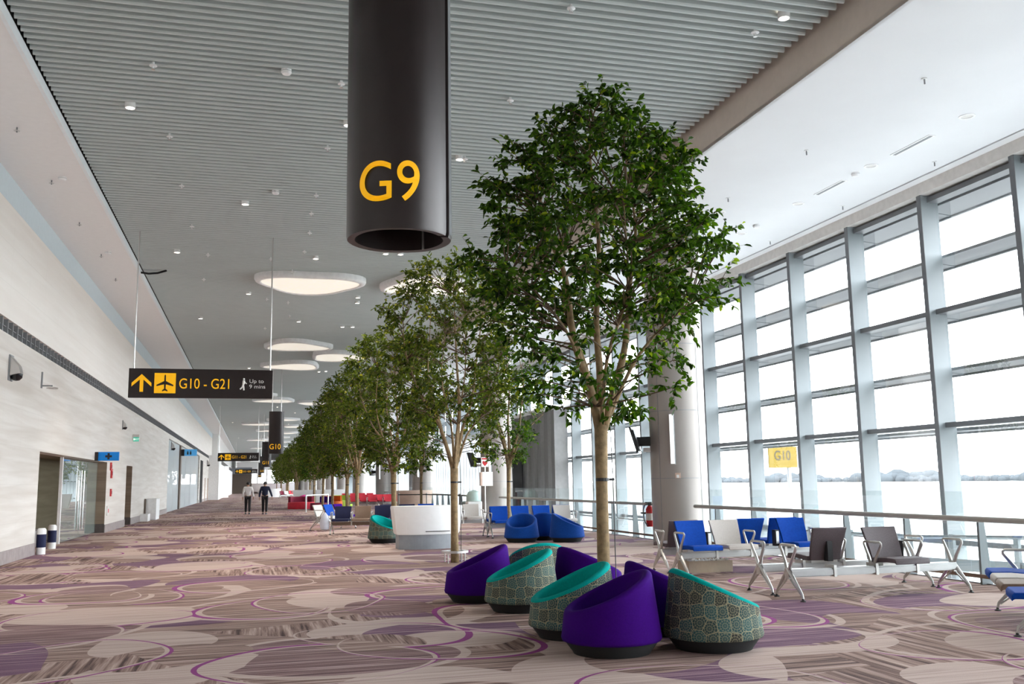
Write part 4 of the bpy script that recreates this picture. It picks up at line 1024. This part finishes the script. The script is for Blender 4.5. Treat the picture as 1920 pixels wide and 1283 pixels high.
lin = [((1675, 291), (1748, 253)), ((1528, 365), (1587, 338)), ((1330, 470), (1364, 453))]
for k, (a, b_) in enumerate(lin):
    a, b_ = onz(*a, ZC), onz(*b_, ZC); e = empty('slot_diffuser', ((a.x+b_.x)/2, (a.y+b_.y)/2, ZC)); tag(e, 'narrow grey air slot in the white right ceiling, %s' % ('nearest the right edge', 'middle of three', 'beside the big tree crown')[k], 'air vent', 'air slots in the white ceiling')
    hl = abs(a.y-b_.y)/2
    MB().bb(-.07, .07, -hl, hl, -.01, 0).build('frame', 'white', e); MB().bb(-.03, .03, -hl+.03, hl-.03, -.014, -.01).build('slot', 'groove', e)
sk_ = [(287, 128), (318, 260), (640, 162), (614, 282), (341, 352), (360, 428), (584, 404), (593, 370), (382, 527), (390, 481), (1071, 21), (1416, 66), (957, 193), (872, 302), (581, 440), (571, 475), (508, 489), (500, 564), (548, 512), (543, 595), (497, 618), (540, 570), (730, 540), (735, 624)]
for k, p in enumerate(sorted((onz(x, y, ZL-.08) for x, y in sk_), key=lambda p: p.y)):
    e = empty('sprinkler_head', (p.x, p.y, ZL)); tag(e, 'small sprinkler head hanging from the slatted ceiling, %s the camera' % ORD[k].replace('nearest', 'nearest to'), 'sprinkler', 'sprinklers on the slatted ceiling')
    MB().tube([(0, 0, .02), (0, 0, -.09)], .02, 8).build('pipe', 'white', e); MB().lathe([(.055, -.03), (.06, -.045), (.03, -.05)], (0, 0, 0), 12).build('escutcheon', 'white', e); MB().lathe([(.03, -.1), (.03, -.105)], (0, 0, 0), 10).tube([(.02, 0, -.06), (.02, 0, -.1)], .006, 4).tube([(-.02, 0, -.06), (-.02, 0, -.1)], .006, 4).build('deflector', 'steel', e)
sk2 = [(1733, 147), (1512, 282), (1752, 303), (1580, 386), (1444, 452), (1365, 371)]
for k, p in enumerate(sorted((onz(x, y, ZC) for x, y in sk2), key=lambda p: p.y)):
    e = empty('sprinkler_head', p); tag(e, 'tiny sprinkler head under the white right ceiling, %s the camera' % ORD[k].replace('nearest', 'nearest to'), 'sprinkler', 'sprinklers on the white ceiling')
    MB().tube([(0, 0, 0), (0, 0, -.09)], .013, 6).build('pipe', 'groove', e); MB().lathe([(.04, -.005), (.04, -.015)], (0, 0, 0), 10).build('escutcheon', 'white', e)
sk3 = [(32, 239), (97, 338), (149, 417), (190, 477), (217, 522)]
for k, p in enumerate(sorted((onz(x, y, ZS) for x, y in sk3), key=lambda p: p.y)):
    e = empty('sprinkler_head', p); tag(e, 'tiny sprinkler head under the grey left soffit, %s the camera' % ORD[k].replace('nearest', 'nearest to'), 'sprinkler', 'sprinklers on the left soffit')
    MB().tube([(0, 0, 0), (0, 0, -.09)], .014, 6).build('pipe', 'groove', e); MB().lathe([(.05, -.06), (.05, -.07)], (0, 0, 0), 10).build('deflector', 'steel', e)
sd = [(537, 136, ZL), (517, 362, ZL), (117, 336, ZS), (203, 475, ZS), (1604, 328, ZC), (1418, 425, ZC)]
for k, (x, y, z) in enumerate(sd):
    p = onz(x, y, z-.04); e = empty('smoke_detector', (p.x, p.y, z)); tag(e, 'white round smoke detector on the %s' % ('slatted ceiling left of the G9 sign', 'slatted ceiling lower left of G9 sign', 'left soffit, nearer one', 'left soffit, farther one', 'white right ceiling, nearer one', 'white right ceiling, farther one')[k], 'smoke detector', 'smoke detectors')
    MB().lathe([(.075, .02), (.08, -.02), (.08, -.045), (.06, -.07), (.02, -.075)], (0, 0, 0), 18).build('housing', 'white', e, True); MB().lathe([(.082, -.025), (.082, -.03)], (0, 0, 0), 18, False, False).build('vent_ring', 'groove', e)
p = onz(279, 509, ZL-.05); tag(MB().tube([(p.x-.5, p.y, ZL+.0), (p.x-.25, p.y, ZL-.09), (p.x, p.y, ZL-.12), (p.x+.25, p.y, ZL-.09), (p.x+.5, p.y, ZL+.0)], .03, 6).build('loose_cable', 'dark', smooth=True), 'dark curved loop of cable under slats near the left soffit', 'cable')

# ------------------------------------------------------------------ people
def skin_mesh(name, nodes, edges, m, parent, sub=2):
    me = bpy.data.meshes.new(name); me.from_pydata([n[:3] for n in nodes], edges, [])
    o = bpy.data.objects.new(name, me); COL.objects.link(o)
    o.modifiers.new('skin', 'SKIN'); sv = me.skin_vertices[0].data
    for i, n in enumerate(nodes): r = n[3]; sv[i].radius = r if isinstance(r, tuple) else (r, r)
    sv[0].use_root = True
    s = o.modifiers.new('sub', 'SUBSURF'); s.levels = sub; s.render_levels = sub
    dg = bpy.context.evaluated_depsgraph_get(); m2 = bpy.data.meshes.new_from_object(o.evaluated_get(dg)); bpy.data.objects.remove(o)
    m2.name = name; m2.materials.clear(); m2.materials.append(M[m]); m2.polygons.foreach_set('use_smooth', [True]*len(m2.polygons))
    o = bpy.data.objects.new(name, m2); COL.objects.link(o); o.parent = parent; return o
def person(px, py, rz, label, shirt, swing, armout, sc):
    p = onz(px, py); e = empty('person', p, rz); tag(e, label, 'person'); e.scale = (sc, sc, sc)
    # facing local +y (walking away); stride: left leg forward by swing
    s = swing
    J = dict(pel=(0, 0, .95), sp=(0, .0, 1.12), ch=(0, .0, 1.32), nk=(0, .01, 1.50), hd=(0, .02, 1.60), ht=(0, .02, 1.72))
    hipL, hipR = (-.09, 0, .90), (.09, 0, .90)
    knL, knR = (-.09, s*.5+.03, .50), (.09, -s*.35+.03, .50)
    anL, anR = (-.09, s, .09), (.09, -s, .10)
    toL, toR = (-.10, s+.17, .035), (.10, -s+.15, .03)
    shL, shR = (-.19, 0, 1.42), (.19, 0, 1.42)
    elL, elR = (-.25-armout*.3, -s*.5, 1.14), (.25+armout, s*.4-.02, 1.15)
    wrL, wrR = (-.27-armout*.4, -s*.6+.06, .89), (.30+armout*1.6, s*.6, .90)
    def hand(w, sx):
        out = []
        for k in range(4): out.append([(w[0]+sx*.004, w[1]-.03+.02*k, w[2]-.09, .009), (w[0]-sx*.006, w[1]-.028+.02*k, w[2]-.145+.012*abs(k-1.4), .008), (w[0]-sx*.02, w[1]-.024+.018*k, w[2]-.175+.012*abs(k-1.4), .007)])
        th = [(w[0]-sx*.01, w[1]+.045, w[2]-.055, .010), (w[0]-sx*.018, w[1]+.06, w[2]-.10, .008)]
        return out, th
    nodes = []; edges = []
    def add(n, pr=None):
        nodes.append(n); i = len(nodes)-1
        if pr is not None: edges.append((pr, i))
        return i
    i0 = add((*J['pel'], (.15, .10))); a = add((*J['sp'], (.13, .09)), i0); b_ = add((*J['ch'], (.15, .10)), a); c = add((*J['nk'], .055), b_)
    d = add((*J['hd'], (.078, .092)), c); add((0, .02, 1.68, (.07, .085)), d)
    # nose and ears
    add((0, .115, 1.60, .014), d); add((-.085, .01, 1.60, .016), d); add((.085, .01, 1.60, .016), d)
    for sh, el, wr, sx in ((shL, elL, wrL, -1), (shR, elR, wrR, 1)):
        q = add((*sh, .058), b_); q = add((*el, .042), q); q = add((*wr, .028), q); q = add((wr[0], wr[1], wr[2]-.07, (.02, .04)), q)
        fs, th = hand(wr, sx)
        for f in fs:
            r = q
            for nn in f: r = add(nn, r)
        r = q
        for nn in th: r = add(nn, r)
    for hp, kn, an, to in ((hipL, knL, anL, toL), (hipR, knR, anR, toR)):
        q = add((*hp, .09), i0); q = add((*kn, .058), q); q = add((*an, .04), q); add((*to, .03), q)
    body = skin_mesh('body', nodes, edges, 'skin', e, 2)
    # shirt
    n2 = [(0, 0, .90, (.165, .118)), (0, 0, 1.12, (.16, .115)), (0, 0, 1.32, (.18, .125)), (0, 0, 1.45, (.12, .09))]; e2 = [(0, 1), (1, 2), (2, 3)]
    for sh, el, wr in ((shL, elL, wrL), (shR, elR, wrR)):
        k = len(n2); n2 += [(*sh, .078), (*el, .062), (wr[0], wr[1], wr[2]+.02, .05)]; e2 += [(2, k), (k, k+1), (k+1, k+2)]
    skin_mesh('shirt', n2, e2, shirt, e, 2)
    n3 = [(0, 0, .95, (.16, .115))]; e3 = []
    for hp, kn, an in ((hipL, knL, anL), (hipR, knR, anR)):
        k = len(n3); n3 += [(*hp, .105), (*kn, .078), (an[0], an[1], an[2]+.0, .062)]; e3 += [(0, k), (k, k+1), (k+1, k+2)]
    skin_mesh('trousers', n3, e3, 'trousers', e, 2)
    for an, to in ((anL, toL), (anR, toR)):
        MB().grid(lambda i, j: (an[0]+.05*math.cos(2*PI*i/12)*(1 if j < 2 else .8), (an[1]+to[1])/2+.145*math.sin(2*PI*i/12)*(1 if j < 2 else .9), (0, .03, .075, .085)[j]), 12, 4, True).build('shoe', 'black', e, True)
    hr = MB(); n = 16
    hr.grid(lambda i, j: (.098*math.sin(PI*(j+.05)/9.2)*math.cos(2*PI*i/n), .005+.112*math.sin(PI*(j+.05)/9.2)*math.sin(2*PI*i/n), 1.645+.115*math.cos(PI*(j+.05)/9.2)-(.05*max(0, -math.sin(2*PI*i/n)) if j > 3 else 0)), n, 6, True)
    hr.build('hair', 'hair', e, 'all')
    return body
person(464, 964.5, .05, 'person in pale long-sleeved shirt and dark trousers walking away, left of pair', 'shirt', .12, .0, .985)
person(496, 964.5, -.05, 'person in navy shirt and dark trousers walking away, right of pair', 'navyshirt', .06, .05, .985)

# ------------------------------------------------------------------ outside
struct(MB().bb(14.2, 1800, -600, 2200, -4.7, -4.5).build('ground', 'tarmac'))
struct(MB().bb(120, 420, -400, 2000, -4.5, -4.47).build('ground_verge', 'grass'))
ft = MB(); rg = random.Random(9)
for k in range(900):
    t = k/899; yy = -150+1500*t; xx = 640+rg.uniform(-35, 35); rr_ = rg.uniform(2.5, 5)+5*max(0, math.sin(t*41)+.4*math.sin(t*97))*rg.uniform(.5, 1)
    ft.lathe([(rr_*.5, -5), (rr_, 0), (rr_*1.05, rr_*.5), (rr_*.8, rr_*.9), (rr_*.3, rr_*1.15)], (xx, yy, -4.5), 9)
o = ft.build('distant_trees', 'fartree', smooth='all'); tag(o, 'pale hazy line of trees on the horizon beyond the apron', 'trees', kind='stuff')
e = empty('apron_sign', (24.6, 41., 1.0)); tag(e, 'yellow board reading G10 on a pole outside the windows', 'sign')
c0 = ony(1440, 838, 41.); c1 = ony(1494, 877, 41.); ex = e.location
MB().bb(c0.x-ex.x, c1.x-ex.x, -.06, .06, c1.z-1., c0.z-1.).build('board', 'yellowsign', e); MB().bb(c1.x-ex.x, c1.x-ex.x+.1, -.06, .3, c1.z-1., c0.z-1.).build('board_side', 'mulldark', e)
pc = ony(1480, 890, 41.); MB().tube([(pc.x-ex.x, 0, .0), (pc.x-ex.x, 0, c1.z-1.)], .1, 8).build('pole', 'mulldark', e)
tc_ = ony(1466, 863, 41.); text('G10', .66, 'lettering', 'signletter', e, (tc_.x-ex.x, -.07, tc_.z-1.), (1, 0, 0), (0, 0, 1), sx=.8)
bb_ = empty('boarding_bridge', (pc.x, 43, -4.5)); tag(bb_, 'white roof of a boarding bridge below the yellow board outside', 'bridge')
MB().bb(-1.0, 5, -2.2, 2, 2.2, 5.5).build('cabin', 'white', bb_); MB().bb(0, 3, -1, 1, 0, 2.2).build('support', 'white', bb_)

# ------------------------------------------------------------------ light
w = bpy.data.worlds.new('sky'); S.world = w; w.use_nodes = True
nt = w.node_tree; bg = nt.nodes['Background']
tcw = nt.nodes.new('ShaderNodeTexCoord'); sp_ = nt.nodes.new('ShaderNodeSeparateXYZ'); L(nt, tcw.outputs['Generated'], sp_.inputs[0])
cr = ramp(nt, sp_.outputs[2], [(0., (.93, .97, 1.)), (.5, (.86, .94, 1.))]); L(nt, cr, bg.inputs[0]); bg.inputs[1].default_value = 6.
for ya, yb in ((-8, 40), (40, 100), (100, 188)):
    pl = bpy.data.lights.new('window_portal', 'AREA'); pl.shape = 'RECTANGLE'; pl.size = 10.3; pl.size_y = yb-ya; pl.cycles.is_portal = True
    po = bpy.data.objects.new('window_portal', pl); COL.objects.link(po)
    po.location = (13.95, (ya+yb)/2, 2.03); po.rotation_euler = (0, PI/2, 0)
v = S.view_settings; v.view_transform = 'Standard'; v.look = 'None'; v.gamma = 1; v.use_curve_mapping = False; v.exposure = 1.54
cyc = S.cycles
cyc.use_denoising = True; cyc.use_adaptive_sampling = True; cyc.adaptive_threshold = .05; cyc.max_bounces = 7; cyc.diffuse_bounces = 6; cyc.glossy_bounces = 3; cyc.transmission_bounces = 4; cyc.transparent_max_bounces = 12
cyc.caustics_reflective = False; cyc.caustics_refractive = False; cyc.sample_clamp_indirect = 6
